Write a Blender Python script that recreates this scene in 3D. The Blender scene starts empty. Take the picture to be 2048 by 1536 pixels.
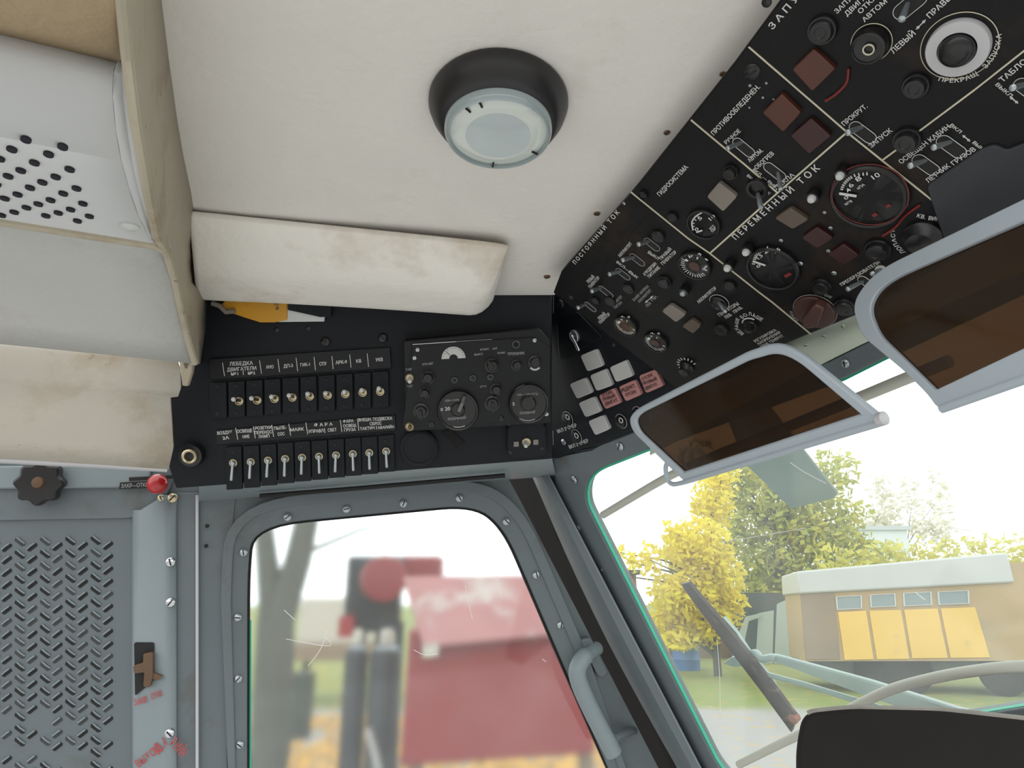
import bpy, math, random
from mathutils import Vector, Matrix
random.seed(7)
SC = bpy.context.scene
COL = SC.collection

# ------------------------------------------------------------------ camera, sky, exposure
F = 1365.0                                   # focal length in pixels of the 2048 wide frame
PITCH = math.radians(17.0)
EYE = Vector((0, 0, 2.3))                    # eye height above the ground outside
cam_d = bpy.data.cameras.new('camera'); cam = bpy.data.objects.new('camera', cam_d); COL.objects.link(cam)
cam_d.sensor_width = 36.0; cam_d.lens = F / 2048 * 36.0; cam_d.clip_start = 0.02; cam_d.clip_end = 500
cam.location = EYE; cam.rotation_euler = (math.radians(90) + PITCH, 0, 0)
SC.camera = cam
w = bpy.data.worlds.new('overcast_sky'); SC.world = w; w.use_nodes = True
bg = w.node_tree.nodes['Background']; bg.inputs[0].default_value = (0.97, 0.985, 1.0, 1); bg.inputs[1].default_value = 2.0
SC.view_settings.view_transform = 'Standard'; SC.view_settings.look = 'None'
SC.view_settings.gamma = 1.0; SC.view_settings.use_curve_mapping = False
SC.view_settings.exposure = 0.0

# ------------------------------------------------------------------ geometry helpers
CP, SP = math.cos(PITCH), math.sin(PITCH)
def c2w(v): return Vector((v[0], v[2]*CP - v[1]*SP, v[1]*CP + v[2]*SP))
def ray(px, py): return c2w(((px-1024)/F, (768-py)/F, 1.0))
def P(px, py, d): return EYE + ray(px, py)*d
def at(px, py, Y):
    r = ray(px, py); return EYE + r*(Y/r.y)
def proj(p):
    q = p - EYE; d = q.y*CP + q.z*SP; u = -q.y*SP + q.z*CP
    return Vector((1024 + F*q.x/d, 768 - F*u/d)), d
class Plane:
    def __init__(s, a, b, c):
        n = (b-a).cross(c-a).normalized()
        if n.dot(EYE-a) < 0: n = -n
        s.n = n; s.k = n.dot(a)
    def at(s, px, py, h=0.0):
        r = ray(px, py); return EYE + r*((s.k + h - s.n.dot(EYE))/s.n.dot(r))
    def frame(s, p, q, h=0.0):
        o = s.at(p[0], p[1], h); e = s.at(q[0], q[1], h) - o
        u = e.normalized(); return o, u, s.n.cross(u), e.length
    def mpp(s, px, py): return proj(s.at(px, py))[1]/F
    def off(s, h):
        t = Plane.__new__(Plane); t.n = s.n; t.k = s.k + h; return t
def dirplane(p, a, b): return Plane(p, p + c2w(a), p + c2w(b))

class MB:
    def __init__(s): s.v = []; s.f = []; s.m = []; s.mi = 0
    def add(s, vs, fs):
        b = len(s.v); s.v += [Vector(x) for x in vs]
        s.f += [tuple(i+b for i in f) for f in fs]; s.m += [s.mi]*len(fs); return s
    def slab(s, pts, n, t):                      # front outline, thickness goes to -n
        k = len(pts); bk = [p - n*t for p in pts]
        return s.add(list(pts)+bk, [tuple(range(k)), tuple(range(2*k-1, k-1, -1))] +
                     [(i, i+k, (i+1) % k + k, (i+1) % k) for i in range(k)])
    def ringslab(s, out, inn, n, t):
        k = len(out); a = list(out)+list(inn); a += [p-n*t for p in a]; fs = []
        for i in range(k):
            j = (i+1) % k
            fs += [(i, j, k+j, k+i), (2*k+i, 3*k+i, 3*k+j, 2*k+j), (i, 2*k+i, 2*k+j, j), (k+i, k+j, 3*k+j, 3*k+i)]
        return s.add(a, fs)
    def lathe(s, o, n, prof, seg=24, a0=0, a1=None, ref=None):
        u = (ref - n*ref.dot(n)).normalized() if ref else n.orthogonal().normalized()
        v = n.cross(u); full = a1 is None; vs = []; fs = []
        ns = seg if full else seg+1; span = 2*math.pi if full else a1-a0
        for (r, h) in prof:
            for i in range(ns):
                a = a0 + span*i/seg; vs.append(o + (u*math.cos(a)+v*math.sin(a))*r + n*h)
        for j in range(len(prof)-1):
            for i in range(seg):
                i2 = (i+1) % ns
                fs.append((j*ns+i, j*ns+i2, (j+1)*ns+i2, (j+1)*ns+i))
        if full:
            if prof[-1][0] > 1e-9: fs.append(tuple((len(prof)-1)*ns+i for i in range(ns)))
            if prof[0][0] > 1e-9: fs.append(tuple(ns-1-i for i in range(ns)))
        return s.add(vs, fs)
    def tube(s, path, r, seg=10, closed=False, cap=True):
        k = len(path); vs = []; fs = []; up = None
        for i, p in enumerate(path):
            a = path[i-1] if (i or closed) else p; b = path[(i+1) % k] if (i < k-1 or closed) else p
            t = (b-a).normalized()
            if up is None: up = t.orthogonal().normalized()
            up = (up - t*up.dot(t)).normalized(); sd = t.cross(up)
            rr = r[i] if isinstance(r, (list, tuple)) else r
            for j in range(seg):
                g = 2*math.pi*j/seg; vs.append(p + (up*math.cos(g)+sd*math.sin(g))*rr)
        for i in range(k if closed else k-1):
            i2 = (i+1) % k
            for j in range(seg):
                j2 = (j+1) % seg; fs.append((i*seg+j, i*seg+j2, i2*seg+j2, i2*seg+j))
        if cap and not closed:
            fs.append(tuple(range(seg-1, -1, -1))); fs.append(tuple((k-1)*seg+j for j in range(seg)))
        return s.add(vs, fs)
    def grid(s, rows):
        n = len(rows[0]); vs = [p for r in rows for p in r]
        return s.add(vs, [(i*n+j, i*n+j+1, (i+1)*n+j+1, (i+1)*n+j) for i in range(len(rows)-1) for j in range(n-1)])
    def box(s, c, ax, ay, az):                   # centre and three half-axis vectors
        vs = [c + ax*i + ay*j + az*k for i in (-1, 1) for j in (-1, 1) for k in (-1, 1)]
        return s.add(vs, [(0, 1, 3, 2), (4, 6, 7, 5), (0, 4, 5, 1), (2, 3, 7, 6), (0, 2, 6, 4), (1, 5, 7, 3)])
    def abox(s, x0, x1, y0, y1, z0, z1):
        return s.box(Vector(((x0+x1)/2, (y0+y1)/2, (z0+z1)/2)), Vector(((x1-x0)/2, 0, 0)), Vector((0, (y1-y0)/2, 0)), Vector((0, 0, (z1-z0)/2)))
    def ball(s, c, r, seg=12, rings=8, sc=(1, 1, 1)):
        vs = [c + Vector((0, 0, r*sc[2]))]; fs = []
        for i in range(1, rings):
            t = math.pi*i/rings
            for j in range(seg):
                a = 2*math.pi*j/seg
                vs.append(c + Vector((r*sc[0]*math.sin(t)*math.cos(a), r*sc[1]*math.sin(t)*math.sin(a), r*sc[2]*math.cos(t))))
        vs.append(c - Vector((0, 0, r*sc[2]))); e = len(vs)-1
        for j in range(seg):
            fs.append((0, 1+j, 1+(j+1) % seg)); fs.append((e, e-1-j, e-1-(j+1) % seg))
        for i in range(rings-2):
            for j in range(seg):
                a = 1+i*seg; fs.append((a+j, a+seg+j, a+seg+(j+1) % seg, a+(j+1) % seg))
        return s.add(vs, fs)
    def build(s, name, mats, parent=None, bevel=0, seg=2, solid=0, label=None, kind=None, sub=0):
        me = bpy.data.meshes.new(name); o = bpy.data.objects.new(name, me); COL.objects.link(o)
        if parent is None:
            lo = Vector((min(p[i] for p in s.v) for i in range(3))); hi = Vector((max(p[i] for p in s.v) for i in range(3)))
            org = Vector(((lo.x+hi.x)/2, (lo.y+hi.y)/2, lo.z)); o.location = org; ORG[o.name] = org
        else:
            org = ORG[parent.name]; o.parent = parent; ORG[o.name] = org
        me.from_pydata([p-org for p in s.v], [], s.f)
        for m in (mats if isinstance(mats, (list, tuple)) else [mats]): me.materials.append(m)
        me.polygons.foreach_set('material_index', s.m)
        me.validate(); me.update()
        import bmesh
        b = bmesh.new(); b.from_mesh(me); bmesh.ops.recalc_face_normals(b, faces=b.faces); b.to_mesh(me); b.free()
        me.shade_smooth(); me.set_sharp_from_angle(angle=math.radians(38))
        if solid:
            m = o.modifiers.new('solid', 'SOLIDIFY'); m.thickness = abs(solid); m.offset = 0
        if bevel:
            m = o.modifiers.new('bevel', 'BEVEL'); m.width = bevel; m.segments = seg; m.limit_method = 'ANGLE'; m.angle_limit = math.radians(40)
        if sub:
            m = o.modifiers.new('sub', 'SUBSURF'); m.levels = sub; m.render_levels = sub
        if label: o['label'] = label
        if kind: o['kind'] = kind
        return o
ORG = {}
def empty(name, loc, label=None, cat=None, group=None, kind=None):
    o = bpy.data.objects.new(name, None); COL.objects.link(o); o.location = loc; o.empty_display_size = .05
    ORG[o.name] = Vector(loc); tag(o, label, cat, group, kind); return o
def tag(o, label=None, cat=None, group=None, kind=None):
    if label: o['label'] = label
    if cat: o['category'] = cat
    if group: o['group'] = group
    if kind: o['kind'] = kind
    return o
def smooth_px(pts, n=6, closed=False):           # Catmull-Rom through points (any dimension)
    out = []; k = len(pts); V = [Vector(p) for p in pts]
    for i in range(k if closed else k-1):
        if closed: a, b, c, d = V[i-1], V[i], V[(i+1) % k], V[(i+2) % k]
        else: a, b, c, d = V[max(i-1, 0)], V[i], V[i+1], V[min(i+2, k-1)]
        for j in range(n):
            t = j/n
            out.append(.5*((2*b)+(c-a)*t+(2*a-5*b+4*c-d)*t*t+(3*b-a-3*c+d)*t**3))
    if not closed: out.append(V[-1])
    return out
def rnd(pts, r, n=5):                            # round the corners of a pixel polygon; r number or list
    out = []; k = len(pts)
    for i in range(k):
        p = Vector(pts[i]); a = Vector(pts[i-1]) - p; b = Vector(pts[(i+1) % k]) - p
        rr = r[i] if isinstance(r, (list, tuple)) else r
        if rr <= 0:
            out += [p.copy()]*1; continue
        ra = min(rr, a.length*.48); rb = min(rr, b.length*.48)
        s, e = p + a.normalized()*ra, p + b.normalized()*rb
        for j in range(n+1):
            t = j/n; out.append(s*(1-t)**2 + p*2*t*(1-t) + e*t*t)
    return out

# ------------------------------------------------------------------ materials
def mat(name, col, rough=.5, metal=0, var=.0, vscale=8, bump=0, bscale=60, stain=None, spec=.5, coat=0, alpha=None, stretch=None):
    m = bpy.data.materials.new(name); m.use_nodes = True; nt = m.node_tree; N = nt.nodes; L = nt.links
    b = N['Principled BSDF']; b.inputs['Roughness'].default_value = rough; b.inputs['Metallic'].default_value = metal
    b.inputs['Specular IOR Level'].default_value = spec
    if coat: b.inputs['Coat Weight'].default_value = coat; b.inputs['Coat Roughness'].default_value = .05
    c = (*col, 1) if len(col) == 3 else col
    tc = N.new('ShaderNodeTexCoord'); src = tc.outputs['Object']
    if stretch:
        mp = N.new('ShaderNodeMapping'); mp.inputs['Scale'].default_value = stretch; L.new(src, mp.inputs[0]); src = mp.outputs[0]
    out = None
    if var:
        nz = N.new('ShaderNodeTexNoise'); nz.inputs['Scale'].default_value = vscale; nz.inputs['Detail'].default_value = 6; L.new(src, nz.inputs[0])
        mx = N.new('ShaderNodeMix'); mx.data_type = 'RGBA'
        mx.inputs[6].default_value = tuple(max(0, x*(1-var)) for x in c[:3])+(1,)
        mx.inputs[7].default_value = tuple(min(1, x*(1+var)) for x in c[:3])+(1,)
        L.new(nz.outputs[0], mx.inputs[0]); out = mx.outputs[2]
    for st in (stain or []):
        sc, thr, width, scol, amt = st
        nz = N.new('ShaderNodeTexNoise'); nz.inputs['Scale'].default_value = sc; nz.inputs['Detail'].default_value = 8
        nz.inputs['Roughness'].default_value = .62; L.new(src, nz.inputs[0])
        mr = N.new('ShaderNodeMapRange'); mr.inputs[1].default_value = thr; mr.inputs[2].default_value = thr+width; mr.inputs[4].default_value = amt
        L.new(nz.outputs[0], mr.inputs[0])
        mx = N.new('ShaderNodeMix'); mx.data_type = 'RGBA'
        if out: L.new(out, mx.inputs[6])
        else: mx.inputs[6].default_value = c
        mx.inputs[7].default_value = (*scol, 1); L.new(mr.outputs[0], mx.inputs[0]); out = mx.outputs[2]
    if out: L.new(out, b.inputs['Base Color'])
    else: b.inputs['Base Color'].default_value = c
    if bump:
        nz = N.new('ShaderNodeTexNoise'); nz.inputs['Scale'].default_value = bscale; nz.inputs['Detail'].default_value = 4; L.new(src, nz.inputs[0])
        bp = N.new('ShaderNodeBump'); bp.inputs['Strength'].default_value = bump; bp.inputs['Distance'].default_value = .01
        L.new(nz.outputs[0], bp.inputs['Height']); L.new(bp.outputs[0], b.inputs['Normal'])
    return m
def glass(name, tint, haze, hcol, ior=1.0, blur=0, gloss=.04, scale=6):
    """plexiglass: clear with a film of dust (translucent) and a faint gloss"""
    m = bpy.data.materials.new(name); m.use_nodes = True; nt = m.node_tree; N = nt.nodes; L = nt.links
    N.remove(N['Principled BSDF']); o = N['Material Output']
    if blur:
        t = N.new('ShaderNodeBsdfRefraction'); t.inputs['Roughness'].default_value = blur; t.inputs['IOR'].default_value = ior
    else: t = N.new('ShaderNodeBsdfTransparent')
    t.inputs[0].default_value = (*tint, 1)
    d = N.new('ShaderNodeBsdfTranslucent'); d.inputs[0].default_value = (*hcol, 1)
    tc = N.new('ShaderNodeTexCoord'); nz = N.new('ShaderNodeTexNoise'); nz.inputs['Scale'].default_value = scale; nz.inputs['Detail'].default_value = 8
    L.new(tc.outputs['Object'], nz.inputs[0])
    mr = N.new('ShaderNodeMapRange'); mr.inputs[1].default_value = .3; mr.inputs[2].default_value = .7
    mr.inputs[3].default_value = haze*.6; mr.inputs[4].default_value = haze*1.4; L.new(nz.outputs[0], mr.inputs[0])
    mx = N.new('ShaderNodeMixShader'); L.new(mr.outputs[0], mx.inputs[0]); L.new(t.outputs[0], mx.inputs[1]); L.new(d.outputs[0], mx.inputs[2])
    g = N.new('ShaderNodeBsdfGlossy'); g.inputs['Roughness'].default_value = .05
    m2 = N.new('ShaderNodeMixShader'); m2.inputs[0].default_value = gloss
    L.new(mx.outputs[0], m2.inputs[1]); L.new(g.outputs[0], m2.inputs[2]); L.new(m2.outputs[0], o.inputs[0])
    return m
BROWN = (.16, .085, .035)
M = {}
M['ceil'] = mat('ceiling_leatherette', (.74, .712, .665), .6, var=.05, vscale=14, bump=.12, bscale=90, stain=[(5, .62, .12, (.40, .32, .22), .35), (40, .76, .05, (.2, .15, .1), .5)])
M['pad'] = mat('pad_leatherette', (.82, .79, .73), .55, var=.06, vscale=10, bump=.15, bscale=80, stain=[(7, .54, .18, (.45, .34, .21), .5), (45, .74, .05, (.2, .15, .1), .5)])
M['cover'] = mat('grey_leatherette', (.50, .50, .48), .6, var=.06, vscale=9, bump=.12, bscale=80, stain=[(6, .58, .16, (.36, .31, .22), .4)])
M['flap'] = mat('stained_leatherette', (.52, .48, .41), .6, var=.08, vscale=8, bump=.12, bscale=80, stain=[(7, .48, .2, (.33, .23, .12), .7), (30, .66, .06, (.15, .10, .06), .6)])
M['tan'] = mat('tan_leatherette', (.52, .40, .25), .6, var=.12, vscale=6, bump=.12, bscale=80, stain=[(9, .55, .12, (.36, .17, .05), .6)])
M['beige'] = mat('beige_edging', (.42, .375, .285), .6, var=.12, vscale=12, bump=.15, bscale=60, stain=[(10, .55, .12, (.26, .19, .10), .6), (35, .66, .04, (.05, .04, .03), .8)], stretch=(1, 1, 1))
M['perf'] = mat('perforated_white', (.62, .63, .63), .5, var=.03, vscale=10)
M['hole'] = mat('hole_dark', (.012, .012, .02), .8)
M['grey'] = mat('grey_paint', (.118, .142, .152), .5, var=.10, vscale=9, bump=.05, bscale=50, stain=[(7, .58, .12, (.085, .075, .055), .6), (30, .70, .05, (.04, .035, .03), .7)])
M['greyl'] = mat('grey_paint_light', (.205, .245, .258), .45, var=.07, vscale=9, bump=.04, bscale=60, stain=[(14, .68, .08, (.2, .17, .12), .5)])  # lighter copy of the grey, also for angled faces and lips catching light
M['cream'] = mat('cream_green_paint', (.52, .58, .48), .45, var=.05, vscale=10, stain=[(16, .68, .06, (.25, .25, .2), .5)])
M['black'] = mat('panel_black', (.010, .0115, .0145), .5, var=.25, vscale=20, bump=.05, bscale=150, spec=.18)
M['black2'] = mat('overhead_black', (.006, .0055, .006), .45, var=.3, vscale=18, bump=.05, bscale=150, spec=.22, stain=[(9, .56, .15, (.03, .018, .01), .7)])
M['blackr'] = mat('radio_black', (.006, .007, .0085), .4, var=.25, vscale=25, spec=.3)
M['rubber'] = mat('rubber_black', (.010, .009, .009), .65, var=.2, vscale=20, spec=.2)
M['bake'] = mat('bakelite_black', (.009, .0085, .009), .3, var=.2, vscale=20)
M['steel'] = mat('steel', (.60, .62, .64), .28, metal=1)
M['lever'] = mat('lever_steel', (.42, .46, .48), .34, metal=.8)
M['brass'] = mat('dull_brass', (.55, .48, .32), .35, metal=.9)
M['paint'] = mat('lettering_white', (.62, .62, .60), .6, var=.12, vscale=60)
M['paintd'] = mat('lettering_worn', (.30, .31, .31), .6, var=.3, vscale=90)
M['line'] = mat('line_cream', (.58, .54, .40), .6, var=.15, vscale=40)
M['wtile'] = mat('tile_white', (.50, .50, .49), .4, var=.05, vscale=40)
M['rtile'] = mat('tile_pink', (.46, .22, .21), .4, var=.12, vscale=30)
M['amber'] = mat('tile_amber', (.075, .020, .010), .35, var=.3, vscale=30)
M['redt'] = mat('tile_dark_red', (.034, .008, .007), .35, var=.3, vscale=30)
M['gtile'] = mat('tile_grey_brown', (.20, .175, .15), .45, var=.15, vscale=40)
M['btile'] = mat('tile_brown', (.10, .075, .055), .45, var=.15, vscale=40)
M['redp'] = mat('red_paint_mark', (.16, .014, .010), .5, var=.3, vscale=30)
M['redb'] = mat('red_ball', (.42, .012, .015), .25, coat=.5)
M['dial'] = mat('dial_black', (.010, .0105, .012), .35)
M['dialt'] = mat('dial_brown', (.34, .25, .15), .4, var=.3, vscale=40)
M['dialg'] = mat('dial_grey', (.085, .083, .08), .4, var=.2, vscale=40)
M['alu'] = mat('aluminium_ring', (.50, .50, .51), .5, metal=.3)
M['peg'] = mat('peg_white', (.55, .56, .54), .4)
M['amb2'] = mat('knob_red_brown', (.07, .028, .02), .4, var=.3, vscale=30)
M['vframe'] = mat('visor_frame_paint', (.37, .42, .46), .45, var=.06, vscale=12, stain=[(20, .70, .06, (.15, .14, .13), .5)])
M['lens'] = mat('lamp_lens', (.62, .66, .62), .12, var=.06, vscale=14, coat=.6)
M['lensc'] = mat('lamp_lens_centre', (.47, .53, .54), .15, var=.12, vscale=20, coat=.5)
M['lensrim'] = mat('lamp_rim_glass', (.30, .36, .37), .15, coat=.5)
M['yellow'] = mat('yellow_cover', (.55, .27, .015), .35, var=.1, vscale=12, stain=[(30, .64, .05, (.05, .03, .02), .8)])
M['white'] = mat('white_plate', (.55, .57, .57), .4, metal=.2)
M['green'] = mat('seal_green', (.03, .42, .26), .4)
M['tube'] = mat('hose_grey', (.46, .46, .40), .5, var=.05, vscale=20)
M['crank'] = mat('crank_grey', (.14, .155, .155), .4, metal=.3)
M['slotm'] = mat('slot_grey', (.045, .05, .05), .8)  # mid grey that some slots take at random
M['lampb'] = mat('lamp_black', (.012, .011, .012), .38, spec=.5, var=.3, vscale=20)
M['hood'] = mat('hood_black_paint', (.012, .010, .009), .7, var=.3, vscale=15, spec=.2)
M['hoode'] = mat('hood_worn_edge', (.22, .21, .18), .6, var=.4, vscale=40)
M['wiper'] = mat('wiper_rust_black', (.045, .026, .026), .5, var=.5, vscale=30, stain=[(40, .6, .08, (.30, .18, .16), .7)])
M['warm'] = mat('wiper_arm_green_grey', (.34, .42, .40), .35, metal=.3, var=.1, vscale=20)
M['sten'] = mat('stencil_red', (.42, .06, .06), .6, var=.3, vscale=60)
M['dark'] = mat('dark_recess', (.012, .012, .012), .8)
M['brownm'] = mat('latch_brown', (.11, .06, .03), .5, var=.3, vscale=30)
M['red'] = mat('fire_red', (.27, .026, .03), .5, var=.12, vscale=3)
M['redl'] = mat('fire_red_pale', (.38, .16, .155), .5, var=.15, vscale=2.5, stain=[(1.5, .52, .1, (.50, .46, .42), .8)])  # paler, pinker red with light patches, for the lid
M['cyl'] = mat('cylinder_dark', (.022, .025, .032), .5, var=.2, vscale=5)
M['bark'] = mat('bark', (.10, .105, .085), .9, var=.3, vscale=8, bump=.5, bscale=12, stretch=(3, 3, .6))
M['beigew'] = mat('beige_wall', (.55, .52, .45), .7, var=.08, vscale=2)
M['yleaf'] = mat('leaf_yellow', (.95, .745, .05), .6, var=.25, vscale=2.5)
M['gleaf'] = mat('leaf_green_yellow', (.46, .50, .10), .6, var=.45, vscale=1.2, stain=[(1.6, .48, .12, (.78, .66, .08), .75)])
M['hleaf'] = mat('hedge_leaf', (.72, .68, .14), .6, var=.3, vscale=1.0)
M['pleaf'] = mat('misty_pale_leaf', (.80, .76, .66), .7, var=.2, vscale=.6)  # mist over the far trees is put into this pale colour
def leafy(k):
    nt = M[k].node_tree; N = nt.nodes; L = nt.links; p = N['Principled BSDF']; t = N.new('ShaderNodeBsdfTranslucent')
    sk = p.inputs['Base Color']
    if sk.links: L.new(sk.links[0].from_socket, t.inputs[0])
    else: t.inputs[0].default_value = sk.default_value
    x = N.new('ShaderNodeMixShader'); x.inputs[0].default_value = .45; L.new(p.outputs[0], x.inputs[1]); L.new(t.outputs[0], x.inputs[2]); L.new(x.outputs[0], N['Material Output'].inputs[0])
for k_ in ('yleaf', 'gleaf', 'hleaf', 'pleaf'): leafy(k_)
M['tyel'] = mat('trailer_yellow', (.78, .50, .10), .5, var=.1, vscale=1.5, stain=[(1.6, .58, .12, (.30, .22, .13), .6)])
M['tbrn'] = mat('trailer_brown', (.26, .19, .13), .6, var=.2, vscale=2)
M['torg'] = mat('trailer_ochre', (.44, .31, .15), .6, var=.2, vscale=1.5, stain=[(1.2, .52, .15, (.34, .27, .19), .8)])
M['troof'] = mat('trailer_roof_grey', (.52, .53, .51), .5, var=.06, vscale=1.5)
M['tdark'] = mat('chassis_dark', (.05, .065, .06), .7)
M['blue'] = mat('barrel_blue', (.10, .22, .52), .5, var=.1, vscale=4)
M['pale'] = mat('pale_green_board', (.40, .46, .42), .6, var=.08, vscale=3)
M['shed'] = mat('shed_red_brown', (.33, .12, .08), .7, var=.15, vscale=3)
M['blade'] = mat('blade_green_grey', (.075, .14, .12), .6, var=.06, vscale=4)
M['floor'] = mat('floor_bounce_grey', (.55, .55, .53), .6, var=.1)  # pale so the unseen floor throws light up at the ceiling
M['pane'] = mat('trailer_pane', (.22, .27, .27), .15)
def visor_mat():
    m = mat('visor_tinted_plastic', (.030, .016, .008), .08, spec=.55, var=.5, vscale=4); nt = m.node_tree; N = nt.nodes; L = nt.links
    t = N.new('ShaderNodeBsdfTransparent'); t.inputs[0].default_value = (.28, .185, .11, 1)
    x = N.new('ShaderNodeMixShader'); x.inputs[0].default_value = .45
    L.new(t.outputs[0], x.inputs[1]); L.new(N['Principled BSDF'].outputs[0], x.inputs[2]); L.new(x.outputs[0], N['Material Output'].inputs[0])
    return m
M['visor'] = visor_mat()
M['gl_side'] = glass('side_plexiglass_dusty', (.95, .98, .97), .032, (.93, .97, .95), ior=1.10, blur=.20)
M['gl_wind'] = glass('windscreen_glass', (.95, .98, .96), .05, (.93, .98, .96))
M['scr'] = mat('scratch_white', (.8, .8, .78), .6)

# ground: gravel path, grass and fallen leaves
def ground_mat():
    m = mat('ground_grass_path', (.2, .2, .1), .9); nt = m.node_tree; N = nt.nodes; L = nt.links; b = N['Principled BSDF']
    tc = N.new('ShaderNodeTexCoord'); sp = N.new('ShaderNodeSeparateXYZ'); L.new(tc.outputs['Object'], sp.inputs[0])
    nz = N.new('ShaderNodeTexNoise'); nz.inputs['Scale'].default_value = .5; nz.inputs['Detail'].default_value = 5; L.new(tc.outputs['Object'], nz.inputs[0])
    ma = N.new('ShaderNodeMath'); ma.operation = 'MULTIPLY_ADD'; ma.inputs[1].default_value = 1.6; L.new(nz.outputs[0], ma.inputs[0]); L.new(sp.outputs[1], ma.inputs[2])
    cr = N.new('ShaderNodeValToRGB'); mr = N.new('ShaderNodeMapRange'); mr.inputs[1].default_value = 0; mr.inputs[2].default_value = 40
    L.new(ma.outputs[0], mr.inputs[0]); L.new(mr.outputs[0], cr.inputs[0])
    e = cr.color_ramp.elements
    e[0].position = .0; e[0].color = (.32, .31, .30, 1); e[1].position = 1; e[1].color = (.22, .26, .08, 1)
    for pos, c in [(.395, (.34, .33, .32)), (.42, (.20, .25, .07)), (.60, (.23, .26, .08))]:
        q = e.new(pos); q.color = (*c, 1)
    n2 = N.new('ShaderNodeTexNoise'); n2.inputs['Scale'].default_value = 3; n2.inputs['Detail'].default_value = 6; L.new(tc.outputs['Object'], n2.inputs[0])
    m2 = N.new('ShaderNodeMapRange'); m2.inputs[1].default_value = .56; m2.inputs[2].default_value = .66; m2.inputs[4].default_value = .5; L.new(n2.outputs[0], m2.inputs[0])
    mx = N.new('ShaderNodeMix'); mx.data_type = 'RGBA'; L.new(m2.outputs[0], mx.inputs[0]); L.new(cr.outputs[0], mx.inputs[6]); mx.inputs[7].default_value = (.50, .33, .08, 1)
    L.new(mx.outputs[2], b.inputs['Base Color']); return m
M['ground'] = ground_mat()

# ------------------------------------------------------------------ lettering
_tc = {}
def tmesh(s):
    if s in _tc: return _tc[s]
    c = bpy.data.curves.new('lettering', 'FONT'); c.body = s; c.resolution_u = 3; c.offset = .016
    o = bpy.data.objects.new('lettering', c); COL.objects.link(o); dg = bpy.context.evaluated_depsgraph_get()
    ev = o.evaluated_get(dg); me = ev.to_mesh()
    vs = [v.co.copy() for v in me.vertices]; fs = [tuple(p.vertices) for p in me.polygons]
    ev.to_mesh_clear(); bpy.data.objects.remove(o); bpy.data.curves.remove(c)
    x0 = min(v.x for v in vs); x1 = max(v.x for v in vs)
    _tc[s] = (vs, fs, x0, x1); return _tc[s]
CAP = .73
def vscale(pl, o, V, px):                        # metres along V that show as px pixels
    a, _ = proj(o); b, _ = proj(o + V*.01); return .01*px/max((b-a).length, 1e-6)
def text_into(mb, pl, s, p0, p1, cap, h=.0007, bold=0):
    o, U, V, ln = pl.frame(p0, p1, h); vs, fs, x0, x1 = tmesh(s)
    # cap height measured square to the baseline in the picture
    a, _ = proj(o); b, _ = proj(o+U*.01); c, _ = proj(o+V*.01); e = (b-a).normalized(); d = c-a
    perp = abs(d.x*e.y - d.y*e.x); sy = .01*cap/max(perp, 1e-6)/CAP; sx = ln/(x1-x0)
    mb.add([o + U*((v.x-x0)*sx) + V*(v.y*sy) for v in vs], fs)
def path_text_into(mb, pl, s, pts, cap, h=.0007):
    sp = smooth_px(pts, 12); L = [0]
    for i in range(1, len(sp)): L.append(L[-1] + (sp[i]-sp[i-1]).length)
    ws = [(.45 if ch == ' ' else (tmesh(ch)[3]-tmesh(ch)[2]) + .14) for ch in s]; tot = sum(ws); x = 0
    def pos(t):
        t *= L[-1]
        for i in range(1, len(L)):
            if L[i] >= t: return sp[i-1].lerp(sp[i], (t-L[i-1])/max(L[i]-L[i-1], 1e-6))
        return sp[-1]
    for ch, wd in zip(s, ws):
        if ch != ' ':
            text_into(mb, pl, ch, pos((x+.07)/tot), pos(min(1, (x+wd-.07)/tot)), cap, h)
        x += wd
def lettering(parent, pl, items, m='paint'):
    for it in items:
        mb = MB()
        if isinstance(it[1][0], (list, tuple)) and len(it) == 3: path_text_into(mb, pl, it[0], it[1], it[2])
        else: text_into(mb, pl, it[0], it[1], it[2], it[3])
        mb.build('lettering', M[it[4]] if len(it) > 4 else M[m], parent)
def line_into(mb, pl, pts, w, h=.0006):
    for a, b in zip(pts[:-1], pts[1:]):
        o, U, V, ln = pl.frame(a, b, h); hw = w*pl.mpp(*a)/2
        mb.box(o + U*ln/2 - pl.n*.0004, U*(ln/2), V*hw, pl.n*.0004)
def lines(parent, pl, polylines, w, m='line', name='painted_line'):
    for pts in polylines:
        mb = MB(); line_into(mb, pl, pts, w); mb.build(name, M[m], parent)
def arrow_into(mb, pl, a, b, w, h=.0007):
    A, B = Vector(a), Vector(b); line_into(mb, pl, [a, b], w*.3, h)
    for p, q in ((A, A.lerp(B, .38)), (B, B.lerp(A, .38))):
        o, U, V, ln = pl.frame(p, q, h); hw = w*pl.mpp(*p)/2
        mb.slab([o, o + U*ln*.55 + V*hw, o + U*ln, o + U*ln*.55 - V*hw], pl.n, .0006)
def outl(pl, pts, h=0): return [pl.at(p[0], p[1], h) for p in pts]
def screw(parent, pl, p, r, m='steel', h=0, name='screw'):
    o = pl.at(p[0], p[1], h); k = pl.mpp(*p)*r; mb = MB()
    mb.lathe(o, pl.n, [(k, -.001), (k, .0004), (k*.8, k*.30), (k*.35, k*.42), (0.0, k*.44)], 14)
    u = pl.n.orthogonal().normalized(); a = random.uniform(0, 3.1); u = u*math.cos(a) + pl.n.cross(u)*math.sin(a)
    mb.mi = 1; mb.box(o + pl.n*k*.42, u*k*.7, pl.n.cross(u)*k*.13, pl.n*k*.06)
    return mb.build(name, [M[m], M['dark']], parent)
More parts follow.
